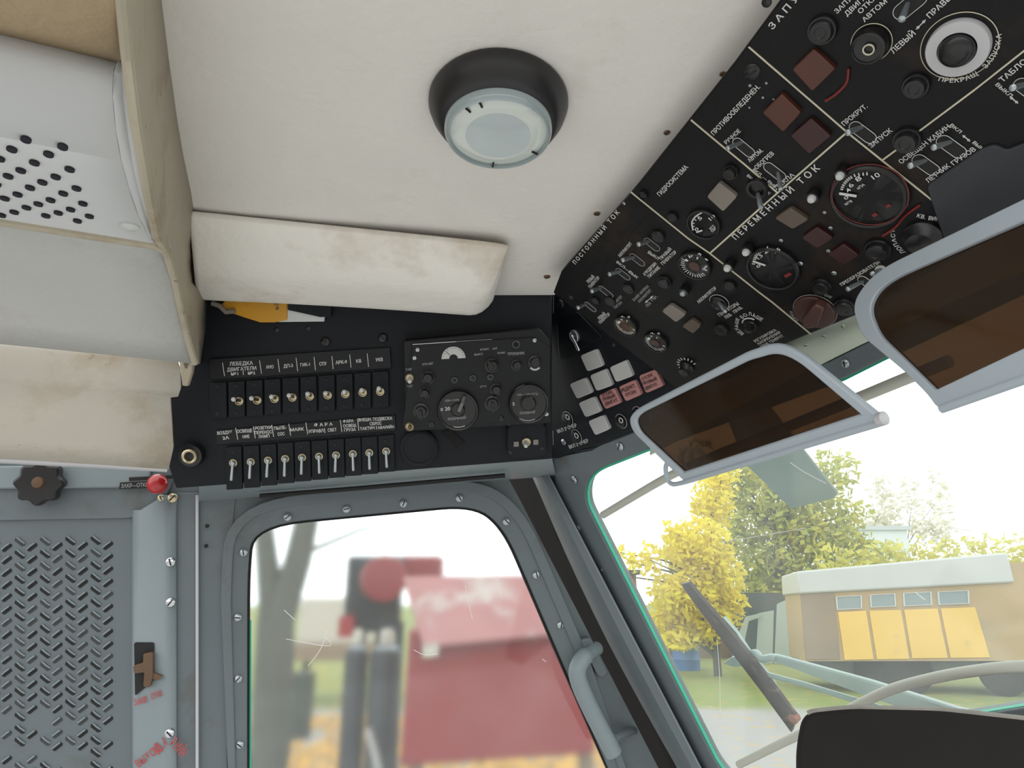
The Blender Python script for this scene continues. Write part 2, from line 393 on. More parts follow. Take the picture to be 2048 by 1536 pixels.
def knob(parent, pl, p, r, hgt, m='bake', name='button', prof=None, h=0):
    o = pl.at(p[0], p[1], h); k = pl.mpp(*p)*r; mb = MB()
    mb.lathe(o, pl.n, prof(k) if prof else [(k, -.001), (k, hgt*.75), (k*.93, hgt*.95), (k*.80, hgt), (k*.78, hgt*.9), (0, hgt*.85)], 28)
    return mb.build(name, M[m], parent)
def ringtube(mb, pl, p, r, th, h=.0006, seg=36):
    o = pl.at(p[0], p[1], h); k = pl.mpp(*p)*r; u = pl.n.orthogonal().normalized(); v = pl.n.cross(u)
    mb.tube([o + (u*math.cos(2*math.pi*i/seg) + v*math.sin(2*math.pi*i/seg))*k for i in range(seg)], th*pl.mpp(*p)/2, 6, True)
def toggle(parent, pl, base, tip, r, hgt, oval=None, m='lever', ball=False, collar=True, bez='paint', wcap=None):
    mb = MB(); o = pl.at(*base); k = pl.mpp(*base)
    if oval:
        a, b, wd = oval; A = pl.at(*a); B = pl.at(*b); U = (B-A).normalized(); V = pl.n.cross(U); W = wd*k; pts = []
        L0 = A + U*W; L1 = B - U*W
        for i in range(9):
            g = -math.pi/2 + math.pi*i/8; pts.append(L1 + (U*math.cos(g) + V*math.sin(g))*W)
        for i in range(9):
            g = math.pi/2 + math.pi*i/8; pts.append(L0 + (U*math.cos(g) + V*math.sin(g))*W)
        mb.mi = 1; mb.slab([p + pl.n*.0004 for p in pts], pl.n, .0006)
        mb.mi = 0; mb.tube([p + pl.n*.0008 for p in pts], .75*k, 5, True)
    else:
        mb.lathe(o, pl.n, [(r*1.9*k, -.001), (r*1.9*k, r*.7*k), (r*1.55*k, r*.9*k), (r*1.3*k, r*.9*k), (r*1.2*k, r*.3*k), (0, r*.3*k)], 20)
    t = mb.build('toggle_switch', [M[bez], M['dark']], parent)
    T = pl.at(tip[0], tip[1], hgt); lv = MB(); n = 8; d = (T-o); rr = r*k
    pa = [o + d*(i/n) for i in range(n)] + [T - d.normalized()*rr*.3, T]
    lv.tube(pa, [rr*(.62+.30*i/n) for i in range(n)] + [rr*.9, rr*.45], 12)
    if ball: lv.ball(o + d*.02 + pl.n*rr*.8, rr*1.25, 12, 8)
    lv.build('lever', M[m], t); return t
def tile(parent, pl, quad, m, hgt=.004, name='indicator_tile', r=5, frame=None):
    q = rnd(quad, r, 3)
    mb = MB(); mb.slab(outl(pl, q, hgt), pl.n, hgt+.001); t = mb.build(name, M[m], parent, bevel=.0008)
    return t
def quad(c, a, b):                               # centre plus half vectors in pixels
    return [(c[0]-a[0]-b[0], c[1]-a[1]-b[1]), (c[0]+a[0]-b[0], c[1]+a[1]-b[1]), (c[0]+a[0]+b[0], c[1]+a[1]+b[1]), (c[0]-a[0]+b[0], c[1]-a[1]+b[1])]

# ------------------------------------------------------------------ the cockpit's planes
CORNER = P(1105, 585, 1.0)
OVER = dirplane(CORNER, (.314, .322, -.893), (1, -.79, .067))            # overhead console, sloping down forward
_ck = EYE + (CORNER-EYE)*1.075
CEIL = dirplane(_ck, (1, 0, 0), (0, .339, -.941))                        # ceiling
def wp(vx, lean, px, py, d):
    r = Vector((1024-vx, 417, -1365)).normalized(); cz = (lean*r.x - r.y)/(-r.z)
    return dirplane(P(px, py, d), tuple(r), (lean, -1, cz))
WIND = wp(250, .45, 1560, 690, .85)                                      # windscreen and corner panel
SIDE = Plane(P(1105, 585, 1.09), P(1105, 915, 1.13), P(350, 975, 1.09))  # upper side panel
LEFT = Plane(P(395, 1100, 1.20), P(1040, 950, 1.36), P(1340, 1536, 1.34))# side wall and side window

# ------------------------------------------------------------------ ceiling and shell
mb = MB(); mb.slab(outl(CEIL, [(-700, -700), (2900, -700), (2500, -60), (1700, -100), (1610, 20), (1510, 150), (1400, 280), (1300, 405), (1150, 565), (1108, 590), (395, 592), (350, 470)]), CEIL.n, .02)
# reach well behind the camera too
ceil = mb.build('ceiling', M['ceil'], kind='structure')
for p in [(1530, 4), (1194, 427), (1334, 265), (1446, 148), (1094, 553)]: screw(ceil, CEIL, p, 7, 'brownm', name='fastener')

# padded strip between ceiling and side panel
def lerp(a, b, t): return a + (b-a)*t
prof = [(0, 0), (.03, -.008), (.2, -.012), (.45, -.012), (.66, -.012), (.76, -.002), (.88, .014), (.97, .026), (1.0, .036)]
def padcol(x0, y0, d0, x1, y1, d1):
    return [P(lerp(x0, x1, t), lerp(y0, y1, t), lerp(d0, d1, t) + e) for t, e in prof]
cols = [padcol(376, 424, .858, 392, 594, .995), padcol(390, 426, .865, 404, 596, 1.0), padcol(600, 448, .885, 588, 603, 1.005), padcol(800, 468, .90, 770, 614, 1.01),
        padcol(940, 483, .913, 905, 623, 1.015), padcol(996, 489, .917, 940, 627, 1.018), padcol(1012, 491, .925, 958, 624, 1.02), padcol(1014, 493, .945, 986, 596, 1.03)]
mb = MB(); mb.grid(cols)
pad = mb.build('padded_strip', M['pad'], solid=-.012, sub=1)
tag(pad, 'bright cream padded strip along the ceiling edge above the side switch panel', 'padding')

# dome lamp
def lamp():
    c = CEIL.at(997, 205); n = CEIL.n; k = proj(c)[1]/F
    root = empty('ceiling_lamp', c, 'round black dome lamp with a frosted glass lens on the white ceiling', 'lamp')
    R = 139*k
    m = MB(); m.lathe(c, n, [(R*.97, -.002), (R, .002), (R*1.0, .006), (R*.95, .016), (R*.86, .026), (R*.78, .031), (R*.745, .0315)], 56); m.build('housing', M['lampb'], root)
    r = R*.745
    m = MB(); m.lathe(c, n, [(r*1.02, .028), (r*1.02, .037), (r*.99, .041), (r*.95, .0425), (r*.93, .040), (r*.93, .036)], 56); m.build('lens_ring', M['lensrim'], root)
    m = MB(); m.lathe(c, n, [(r*.935, .034), (r*.93, .0375), (r*.8, .0405), (r*.62, .0418)], 56); m.mi = 1; m.lathe(c, n, [(r*.62, .0418), (r*.3, .0428), (0, .043)], 56); le = m.build('lens', [M['lens'], M['lensc']], root)
    u = c2w((1, 0, 0)); v = n.cross(u)
    for a in (110, 128, 262, 325):
        g = math.radians(a); m = MB(); q = c + (u*math.cos(g)+v*math.sin(g))*r*.86 + n*.041
        d = (u*math.cos(g)+v*math.sin(g)); m.box(q, d*.0035, n.cross(d)*.0008, n*.0008); m.build('clip', M['dark'], le)
lamp()

# ------------------------------------------------------------------ side wall, ledge and side window
WALLPTS = [(-900, 880), (1062, 880), (1062, 945), (1345, 1536), (1560, 2010), (-900, 2010)]
glass_px = rnd([(495, 1700), (496, 1150), (505, 1052), (950, 1010), (1010, 1060), (1130, 1340), (1330, 1800)], [0, 60, 110, 70, 60, 0, 0], 7)
# wall left of the window: channelled sheet metal
def Lx(pts, h=0): return outl(LEFT, pts, h)
wl = MB()
wl.slab(Lx([(-900, 860), (268, 860), (268, 1990), (-900, 1990)], .0), LEFT.n, .02)
wall = wl.build('wall_left', M['grey'], kind='structure')
m = MB(); sect = [(264, 0.0), (270, .012), (282, .016), (330, .016), (350, .012), (354, .004)]
m.grid([[LEFT.at(x, 1020 if x < 300 else 990, h), LEFT.at(x, 1990, h)] for x, h in sect]); m.build('channel', M['greyl'], wall, solid=-.003)  # lighter grey paints in the brightness of the angled face
m = MB(); m.slab(Lx([(352, 985), (398, 985), (396, 1990), (352, 1990)], .006), LEFT.n, .02); m.build('door_rail', M['grey'], wall, bevel=.002)
m = MB(); m.slab(Lx([(330, 850), (404, 850), (404, 992), (330, 992)], .001), LEFT.n, .02); m.build('corner_sheet', M['grey'], wall)
m = MB(); m.tube([LEFT.at(394.5, y, .012) for y in (990, 1200, 1500, 1900)], .0028, 8); m.build('rail_edge', M['alu'], wall)
m = MB(); m.slab(Lx(rnd([(-400, 935), (358, 930), (330, 1000), (268, 1036), (-400, 1048)], [0, 4, 20, 20, 0], 3), .006), LEFT.n, .012); m.build('upper_channel', M['grey'], wall, bevel=.003)
m = MB(); m.slab(Lx([(-400, 935), (300, 929), (300, 975), (-400, 982)], .014), LEFT.n, .012); m.build('upper_lip', M['greyl'], wall, bevel=.003)
for (x, y) in [(341, 1124), (341, 1205), (339, 1467), (345, 996), (322, 996)]: screw(wall, LEFT, (x, y), 10 if x > 330 else 7, 'brass' if y == 996 else 'steel', h=.016)
for (x, y) in [(280, 1448), (305, 1471), (412, 1092), (414, 1052)]: screw(wall, LEFT, (x, y), 4, 'dark', h=.014, name='rivet')
# louvre slots in herringbone; pale lips paint in their edge highlights
m = MB()
for k in range(-8, 9):
    x = 14 + 25.3*k
    for j in range(0, 20):
        y = 1094 + 25*j + (0 if k % 2 == 0 else -11) - .02*(x-100)
        if j > 13 and random.random() < .45: continue
        sgn = 1 if k % 2 == 0 else -1
        dx, dy = 9.6, -7.4*sgn
        o, U, V, ln = LEFT.frame((x-dx, y-dy), (x+dx, y+dy), .0006); hw = 3.9*LEFT.mpp(x, y)
        m.mi = random.choice((1, 1, 2)); pts = [o + U*(ln*t) + V*(hw*q) for t, q in ((0, 0), (.12, -1), (.88, -1), (1, 0), (.88, 1), (.12, 1))]
        m.slab(pts, LEFT.n, .0012)
        m.mi = 0; o2 = o + V*(hw*1.0) + LEFT.n*.001
        m.tube([o2 + U*(ln*.1), o2 + U*(ln*.5) + LEFT.n*.0015, o2 + U*(ln*.9)], hw*.42, 5)
m.build('louvre_slots', [M['greyl'], M['dark'], M['slotm']], wall)
lettering(wall, LEFT.off(.019), [('ЗАКР.', (269, 1412), (297, 1404), 13, 'sten'), ('ОТКР.', (303, 1400), (327, 1391), 12, 'sten')])
m = MB(); 
path_text_into(m, LEFT.off(.019), 'ВЫХОД', [(276, 1536), (300, 1518), (324, 1500)], 15); path_text_into(m, LEFT.off(.019), 'АВАРИЙН', [(318, 1510), (338, 1490), (362, 1516)], 20)
m.build('lettering', M['sten'], wall)

# latch in the channel
c = LEFT.at(291, 1310, .019)
lt = empty('door_latch', c, 'dark brown latch lever in a slot of the grey channel beside the window', 'latch')
m = MB(); m.slab(Lx(rnd([(268, 1285), (308, 1285), (308, 1360), (270, 1392)], 4, 2), .0195), LEFT.n, .003); m.build('slot', M['dark'], lt)
m = MB(); m.slab(Lx(rnd([(286, 1308), (306, 1304), (306, 1350), (300, 1375), (286, 1374), (288, 1345), (268, 1348), (266, 1332), (286, 1326)], 3, 2), .028), LEFT.n, .009); m.build('lever', M['brownm'], lt, bevel=.001)
m = MB(); m.slab(Lx(rnd([(304, 1345), (325, 1352), (318, 1360), (302, 1358)], 2, 2), .026), LEFT.n, .005); m.build('pawl', M['brownm'], lt)

# black star knob and red ball lever
c = LEFT.at(90, 966, .014)
kn = empty('star_knob', c, 'black lobed hand knob on the grey wall under the stained flap', 'knob')
m = MB(); k = LEFT.mpp(90, 966)*44; pts = []
u = c2w((1, 0, 0)); u = (u - LEFT.n*u.dot(LEFT.n)).normalized(); v = LEFT.n.cross(u)
for i in range(64):
    a = 2*math.pi*i/64; r = k*(.92 + .08*math.cos(8*a)); pts.append(c + (u*math.cos(a)+v*math.sin(a))*r + LEFT.n*.028)
m.slab(pts, LEFT.n, .022); m.build('knob_body', M['bake'], kn, bevel=.004)
m = MB(); m.lathe(c, LEFT.n, [(k*.5, -.001), (k*.5, .01), (k*.25, .029), (k*.22, .032), (0, .033)], 20); m.build('hub', M['brownm'], kn)
c = LEFT.at(318, 968, .014)
rb = empty('red_knob_lever', c, 'small red ball knob on a slide lever at the top of the grey channel', 'knob')
m = MB(); m.ball(LEFT.at(315, 968, .045), 20*LEFT.mpp(315, 968)*.96, 20, 14); m.build('ball', M['redb'], rb)
m = MB(); m.tube([LEFT.at(318, 968, .012), LEFT.at(315, 968, .04)], .005, 10); m.build('stem', M['steel'], rb)
m = MB(); m.slab(Lx([(240, 965), (300, 962), (300, 976), (238, 978)], .0155), LEFT.n, .003); pl_ = m.build('name_strip', M['dark'], rb)
lettering(rb, LEFT.off(.016), [('ЗАКР—ОТКР', (242, 976), (296, 973), 8, 'paintd')])
m = MB(); m.slab(Lx([(258, 955), (350, 950), (350, 957), (258, 962)], .0155), LEFT.n, .003); m.build('slide_slot', M['dark'], rb)

# window 1: frame, seal, dusty pane
win = empty('window_1', LEFT.at(760, 1500), kind='structure')
inner = glass_px
def inflate(pts, d, cx=760, cy=1400):
    out = []
    k = len(pts)
    for i in range(k):
        a = Vector(pts[i-1]); b = Vector(pts[(i+1) % k]); t = (b-a).normalized(); nrm = Vector((t.y, -t.x))
        if (Vector(pts[i]) + nrm - Vector((cx, cy))).length < (Vector(pts[i]) - Vector((cx, cy))).length: nrm = -nrm
        out.append(Vector(pts[i]) + nrm*d)
    return out
f1 = inflate(inner, 36); f2 = inflate(inner, 54)
m = MB(); m.ringslab(Lx(f1, .012), Lx(inner, .004), LEFT.n, .012); m.build('inner_frame', M['grey'], win, bevel=.0015)
m = MB(); m.ringslab(Lx(f2, .018), Lx(inflate(inner, 33), .016), LEFT.n, .02); m.build('raised_bead', M['grey'], win, bevel=.004)
# fill between bead and the wall rail / ledge / post
outer = []
for p in f2:
    x, y = p
    if x < 470 or y > 1650 and x < 700: q = (400, max(y, 985))
    elif y < 1040 and x < 1012: q = (x, 945)
    else: q = (1008+308*(y-944)/596+3, y)
    outer.append(Vector(q))
m = MB(); m.slab(Lx([(398, 960), (455, 960), (470, 1000), (455, 1150), (452, 1990), (398, 1990)], .004), LEFT.n, .02); m.build('frame_side', M['grey'], win)
m = MB(); m.slab(Lx([(930, 900), (1112, 888), (1112, 932), (1012, 946), (1004, 990), (930, 990)], -.012), LEFT.n, .01); m.build('corner_sheet', M['grey'], win)
m = MB(); m.ringslab(Lx(outer, .002), Lx(inflate(inner, 30), .002), LEFT.n, .012); m.build('frame_sheet', M['grey'], win)
m = MB(); m.ringslab(Lx(inner, .006), Lx(inflate(inner, -3.2), .006), LEFT.n, .01); m.build('seal', M['rubber'], win)
m = MB(); m.slab(Lx(inflate(inner, 4), -.004), LEFT.n, .004); m.build('pane', M['gl_side'], win)
m = MB(); m.tube([LEFT.at(500, y, -.001) for y in (1240, 1400, 1560, 1690)], .0025, 6); m.build('green_seal', M['green'], win)
for p in [(575, 1034), (693, 1018), (807, 1007), (919, 996), (1013, 1043), (1073, 1150), (1122, 1250), (487, 1105), (475, 1235), (476, 1358), (479, 1490)]: screw(win, LEFT, p, 8, 'lever', h=.011)
# scratches on the dusty pane
m = MB()
for pts in [[(572, 1278), (658, 1292), (650, 1272)], [(655, 1262), (640, 1300), (616, 1332)], [(568, 1220), (590, 1240)], [(828, 1300), (850, 1310), (876, 1308)], [(1085, 1318), (1092, 1324)], [(990, 1145), (1005, 1200)], [(930, 1170), (945, 1240)]]:
    m.tube(Lx([tuple(q) for q in smooth_px(pts, 5)], -.0035), .0006, 4)
m.build('scratches', M['scr'], win)

# ledge under the side panel
m = MB(); m.slab([P(398, 973, 1.10), P(1104, 917, 1.14), P(1112, 952, 1.36), P(398, 1004, 1.21)], (P(700, 960, 1.1)-EYE).normalized()*-1, .012)
led = m.build('trim_1', M['greyl'], kind='structure')
m = MB(); m.tube([P(520, 992, 1.18), P(700, 978, 1.19), P(1010, 951, 1.22)], .004, 6); m.build('dark_gap', M['dark'], led)

# ------------------------------------------------------------------ corner post (dark strip, riveted strip)
post = empty('trim_2', WIND.at(1200, 1300), kind='structure')
Wx = lambda pts, h=0: outl(WIND, pts, h)
m = MB(); m.slab(Wx([(1008, 944), (1066, 940), (1110, 1060), (1158, 1162), (1240, 1310), (1356, 1540), (1560, 1950), (1460, 1950), (1316, 1540)], .012), WIND.n, .03); m.build('dark_strip', M['rubber'], post, bevel=.004)
rows = []
for y in range(925, 2000, 60):
    t = (y-948)/(1536-948); xl = 1064 + 292*t - 14*math.sin(min(max(t, 0), 1)*math.pi); xr = 1090 + 306*t
    rows.append([WIND.at(xl-2, y, .004), WIND.at(xl+2, y, .016), WIND.at(xl*.75+xr*.25, y-3, .026), WIND.at(xl*.35+xr*.65, y-6, .026), WIND.at(xr, y-10, .014), WIND.at(xr+2, y-10, .0)])
m = MB(); m.grid(rows); m.build('riveted_strip', M['grey'], post, solid=-.003)
m = MB()
for i in range(17):
    t = i/13; o = WIND.at(1082+306*t-6-2*math.sin(t*3), 948+588*t, .0255); m.lathe(o, WIND.n, [(.0042, 0), (.0035, .0016), (.0015, .0024), (0, .0025)], 8)
m.build('rivets', M['grey'], post)
m = MB(); m.tube([WIND.at(1090+306*t, 938+588*t, .014) for t in (0, .25, .5, .75, 1, 1.3)], .002, 6); m.build('edge_bead', M['greyl'], post)

# ------------------------------------------------------------------ window 2: the windscreen
ws = empty('window_2', WIND.at(1700, 1450), kind='structure')
gin = rnd([(1167, 1000), (1178, 945), (1300, 897), (1688, 757), (1766, 718), (2100, 560), (2500, 400), (2700, 1250), (2100, 1408), (1900, 1440), (1500, 1590), (1440, 1545), (1350, 1366)], [25, 40, 0, 0, 0, 0, 0, 0, 0, 0, 60, 40, 0], 5)
gout = []
for p in gin:
    x, y = p
    if y < 900 or (y < 960 and x > 1190): q = (x-8, y-42) if x < 1350 else (x-30, y-34)
    elif x < 1460 and y < 1560: q = (x-62, y-8)
    elif x > 2300: q = (x+80, y)
    else: q = (x, y+160)
    if y < 1010 and x < 1190: q = (min(q[0], 1108), min(q[1], 930) if x < 1172 else 915)
    gout.append(Vector(q))
m = MB(); m.ringslab(Wx(gout, .002), Wx(gin, 0.0), WIND.n, .02); m.build('frame', M['grey'], ws, bevel=.002)
m = MB(); m.ringslab(Wx(inflate(gin, 2, 1800, 1150), -.004), Wx(inflate(gin, -4.5, 1800, 1150), -.004), WIND.n, .006); m.build('green_seal', M['green'], ws)
m = MB(); m.slab(Wx(inflate(gin, 1, 1800, 1150), -.006), WIND.n, .006); m.build('pane', M['gl_wind'], ws)
for p, r in [((1240, 893), 9), ((1148, 960), 8), ((1155, 1056), 7), ((1690, 727), 9), ((1202, 1140), 4)]: screw(ws, WIND, p, r, 'lever', h=.003)
m = MB()
for pts in [[(1580, 925), (1610, 945), (1652, 967)], [(1440, 1085), (1530, 1070), (1612, 1056)], [(1434, 1280), (1439, 1350), (1441, 1440)], [(1895, 1055), (1945, 1062)], [(1830, 1184), (1850, 1200)]]:
    m.tube(Wx([tuple(q) for q in smooth_px(pts, 5)], -.0055), .0005, 4)
m.build('scratches', M['scr'], ws)
# cream angle above the windscreen
m = MB(); sx = [1300, 1430, 1560, 1720, 1900, 2100, 2400]
def fy(x): return 663 - .50*(x-1640) + (.00009*(x-1640)**2)
m.grid([[WIND.at(x, fy(x)+dy, h) for dy, h in ((-40, .0), (0, .004), (22, .010), (44, .010), (64, .003), (66, -.01))] for x in sx])
tr = m.build('trim_3', M['cream'], kind='structure', solid=-.003)
for x in (1597, 1648, 1686, 1655, 1612): screw(tr, WIND, (x, fy(x)+(40 if x in (1597, 1655) else 14)), 5, 'cream', h=.009, name='rivet')
# lower frame / sill of the nose
m = MB(); m.slab(Wx([(1060, 880), (1420, 740), (1420, 800), (1300, 858), (1125, 935), (1150, 975), (1110, 1000), (1050, 975), (1040, 950)], -.02), WIND.n, .02); m.build('trim_4', M['grey'], kind='structure')

# ------------------------------------------------------------------ upper side panel with circuit breakers
def S(zx, zy, s=3.84, x0=340, y0=580): return (x0+zx/s, y0+zy/s)
root = empty('breaker_panel', SIDE.at(740, 900), 'black side panel with two rows of toggle circuit breakers under the padded strip', 'switch panel')
m = MB(); m.slab(outl(SIDE, [(409, 562), (1104, 560), (1104, 918), (352, 977), (336, 930), (332, 790), (360, 745), (402, 640)]), SIDE.n, .11); m.build('panel_plate', M['black'], root, bevel=.002)
m = MB(); m.slab(outl(SIDE, [S(300, 530), S(1690, 440), S(1702, 600), S(310, 690)], .004), SIDE.n, .005); m.build('label_plate', M['blackr'], root, bevel=.0008)
m = MB(); m.slab(outl(SIDE, [S(345, 1080), S(1730, 960), S(1735, 1080), S(355, 1190)], .003), SIDE.n, .004); m.build('label_plate', M['blackr'], root, bevel=.0008)
for i in range(10):
    x0 = 303 + 138.5*i; yo = -9.5*i
    m = MB(); a = [S(x0+4, 715+yo), S(x0+130, 707+yo), S(x0+133, 985+yo), S(x0+8, 993+yo)]
    m.slab(outl(SIDE, a, .007), SIDE.n, .008); b = m.build('breaker_body', M['black'], root, bevel=.0012)
    for yy, dd in ((745, 65), (955, 65)):
        screw(b, SIDE, S(x0+dd, yy+yo), 4.2, 'blackr', h=.007)
tb = [(537, 850), (675, 843), (808, 832), (945, 822), (1078, 813), (1215, 805), (1350, 795), (1483, 785), (1617, 777)]
tt = [(488, 840), (626, 832), (779, 820), (914, 810), (1057, 798), (1194, 793), (1338, 783), (1472, 770), (1604, 757)]
for a, b in zip(tb, tt):
    p = S(*a); k = SIDE.mpp(*p); o = SIDE.at(*p, .007); T = SIDE.at(*S(*b), .030)
    mb = MB(); mb.lathe(o, SIDE.n, [(8.6*k, -.001), (8.6*k, .004), (8.0*k, .005), (7*k, .005), (6.2*k, .001), (0, .001)], 24)
    t = mb.build('toggle_switch', M['brass'], root)
    mb = MB(); q = o + (T-o)*.86; mb.tube([o, o.lerp(q, .5), q, T], [3.0*k, 3.2*k, 3.6*k, 3.6*k], 12); mb.build('lever', M['bake'], t)
    mb = MB(); mb.ball(T, 4.6*k, 12, 8); mb.build('tip', M['peg'], t)
lb = [(490, 1325), (625, 1317), (757, 1305), (888, 1293), (1018, 1283), (1148, 1275), (1278, 1265), (1407, 1255), (1533, 1247), (1662, 1235)]
lt_ = [(470, 1465), (610, 1450), (742, 1440), (878, 1433), (1008, 1418), (1147, 1410), (1268, 1400), (1408, 1390), (1533, 1380), (1665, 1365)]
for i, (a, b) in enumerate(zip(lb, lt_)):
    x, y = a
    m = MB(); m.slab(outl(SIDE, [S(x-64, y-115), S(x+58, y-125), S(x+66, y+205-i*5), S(x-58, y+212-i*5)], .006), SIDE.n, .007); m.build('breaker_body', M['black'], root, bevel=.0012)
    p = S(*a); k = SIDE.mpp(*p); o = SIDE.at(*p, .006); T = SIDE.at(*S(*b), .020)
    mb = MB(); mb.lathe(o, SIDE.n, [(8.2*k, -.001), (8.2*k, .003), (7.4*k, .004), (6*k, .004), (5.6*k, .002), (0, .002)], 24); t = mb.build('toggle_switch', M['brass'], root)
    mb = MB(); oo = o + SIDE.n*.005; mb.ball(oo, 5.2*k, 14, 10); mb.tube([oo, oo.lerp(T, .9), T], [2.6*k, 3.0*k, 2.4*k], 12); mb.build('lever', M['lever'], t)
    screw(t, SIDE, S(x-8, y-75), 3.6, 'blackr', h=.006)
# round socket, screws
p = (387, 907.5); k = SIDE.mpp(*p); o = SIDE.at(*p)
m = MB(); m.lathe(o, SIDE.n, [(24*k, -.001), (24*k, .010), (22*k, .014), (14*k, .014)], 32); so = m.build('socket', M['bake'], root)
m = MB(); m.lathe(o, SIDE.n, [(14.5*k, .012), (14.5*k, .019), (12.5*k, .0205), (9.5*k, .019), (8.5*k, .013), (0, .013)], 32); m.build('socket_ring', M['brass'], so)
for q, r in [(S(1195, 398), 10.5), (S(1635, 368), 10.5), (S(820, 305), 5), (S(1060, 292), 5), (S(1332, 1215-500+0), 5)]: screw(root, SIDE, q, r, 'bake', h=.0002 if r > 6 else .0)
T1 = [('ЛЕБЕДКА', 458, 582, 638, 573, 7.4), ('ДВИГАТЕЛИ', 440, 625, 664, 612, 7.2), ('№1', 470, 656, 524, 653, 5.8), ('№2', 600, 650, 655, 646, 5.8), ('АНО', 738, 604, 797, 601, 6.6), ('ДП-3', 873, 597, 945, 591, 6.6), ('ГИК-1', 1003, 588, 1075, 582, 6.6), ('СПУ', 1148, 581, 1204, 577, 6.8), ('АРК-9', 1273, 570, 1360, 563, 6.8), ('КВ', 1431, 559, 1470, 556, 6.6), ('УКВ', 1580, 549, 1635, 545, 6.8)]
lettering(root, SIDE.off(.004), [(t, S(a, b), S(c, d), h) for t, a, b, c, d, h in T1])
T2 = [('ВОЗДУХ', 365, 1112, 480, 1100, 6.2), ('2А', 405, 1150, 456, 1144, 6.2), ('ОСВЕЩЕ', 515, 1098, 632, 1090, 6.4), ('НИЕ', 560, 1139, 612, 1134, 6.2), ('РОЗЕТКИ', 655, 1073, 780, 1065, 6.2), ('ПЕРЕНОС', 652, 1108, 784, 1100, 6.2), ('ЛАМП', 680, 1138, 765, 1131, 6.2), ('ПЫЛЕ-', 800, 1075, 895, 1066, 6.4), ('СОС', 828, 1119, 882, 1114, 6.2), ('МАЯК', 925, 1086, 1030, 1078, 6.2), ('Ф А Р А', 1108, 1049, 1250, 1041, 6.2), ('УПРАВЛ', 1063, 1099, 1180, 1091, 6.4), ('СВЕТ', 1213, 1088, 1280, 1083, 6.2), ('ФАРА', 1330, 1021, 1411, 1015, 6), ('ОСВЕЩ', 1330, 1056, 1430, 1049, 6), ('ГРУЗА', 1338, 1087, 1428, 1081, 6), ('ВНЕШН. ПОДВЕСКА', 1449, 1010, 1708, 996, 6.2), ('СБРОС', 1535, 1039, 1625, 1034, 6), ('ТАКТИЧ', 1460, 1077, 1572, 1069, 6), ('АВАРИЙН', 1596, 1068, 1722, 1060, 5.6)]
lettering(root, SIDE.off(.003), [(t, S(a, b), S(c, d), h) for t, a, b, c, d, h in T2])
sep = [((403, 560), (418, 660)), ((687, 540), (702, 642)), ((828, 530), (841, 630)), ((968, 520), (980, 624)), ((1106, 515), (1117, 616)), ((1243, 508), (1253, 607)), ((1380, 496), (1390, 596)), ((1514, 487), (1525, 590)), ((560, 620), (563, 652))]
lines(root, SIDE.off(.004), [[S(*a), S(*b)] for a, b in sep], 1.1, 'paint')
sep2 = [((504, 1060), (520, 1150)), ((640, 1048), (655, 1140)), ((782, 1036), (795, 1127)), ((912, 1028), (926, 1118)), ((1043, 1018), (1057, 1108)), ((1308, 998), (1320, 1090)), ((1440, 988), (1450, 1080)), ((1186, 1062), (1190, 1098)), ((1584, 1042), (1587, 1070))]
lines(root, SIDE.off(.003), [[S(*a), S(*b)] for a, b in sep2], 1.1, 'paint')

# radio control box on the side panel
def Z(zx, zy): return (780+zx/4.267, 600+zy/4.267)
RP = SIDE.off(.034)
rc = empty('radio_control_box', SIDE.at(955, 860), 'black radio compass control box with two round tuning dials, right end of the side panel', 'radio')
m = MB(); m.slab(outl(RP, rnd([(806, 682), (1078, 656), (1103, 683), (1103, 846), (812, 863)], [4, 6, 4, 4, 4], 3)), RP.n, .033); m.build('case', M['blackr'], rc, bevel=.002)
m = MB(); m.slab(outl(RP, [Z(190, 386), Z(1230, 318), Z(1370, 410), Z(1360, 1020), Z(110, 1080)], .004), RP.n, .004); m.build('face_plate', M['blackr'], rc, bevel=.0006)
RF = RP.off(.004)
lines(rc, RF, [[Z(192, 380), Z(560, 356)]], 1.3, 'paint', 'bright_edge'); lines(rc, RF, [[Z(560, 356), Z(870, 336)]], .8, 'paintd', 'bright_edge')
o, U, V, ln = RF.frame(Z(440, 505), Z(645, 495), .0012); R = ln/2; c = o + U*R + V*.000
m = MB(); pts = [c + U*R*math.cos(a) + V*R*math.sin(a) for a in [math.pi*i/20 for i in range(21)]] + [c + U*R*.36*math.cos(a) + V*R*.36*math.sin(a) for a in [math.pi*(20-i)/20 for i in range(21)]]
m.slab(pts, RF.n, .001); dm = m.build('tuning_meter', M['wtile'], rc)
m = MB()
for i in range(1, 12):
    a = math.pi*i/12; d = U*math.cos(a) + V*math.sin(a); m.box(c + d*R*.88 + RF.n*.0004, d*R*.05, RF.n.cross(d)*R*.012, RF.n*.0003)
d = U*math.cos(2.35) + V*math.sin(2.35); m.box(c + d*R*.68 + RF.n*.0006, d*R*.26, RF.n.cross(d)*R*.015, RF.n*.0003); m.build('scale_marks', M['dark'], dm)
for p, r in [(Z(1235, 345), 4), (Z(235, 425), 4), (Z(1335, 972), 4.5), (Z(210, 495), 4), (Z(950, 1010), 6), (Z(355, 1060), 6.5)]: screw(rc, RF, p, r, 'steel' if r < 5 else 'bake')
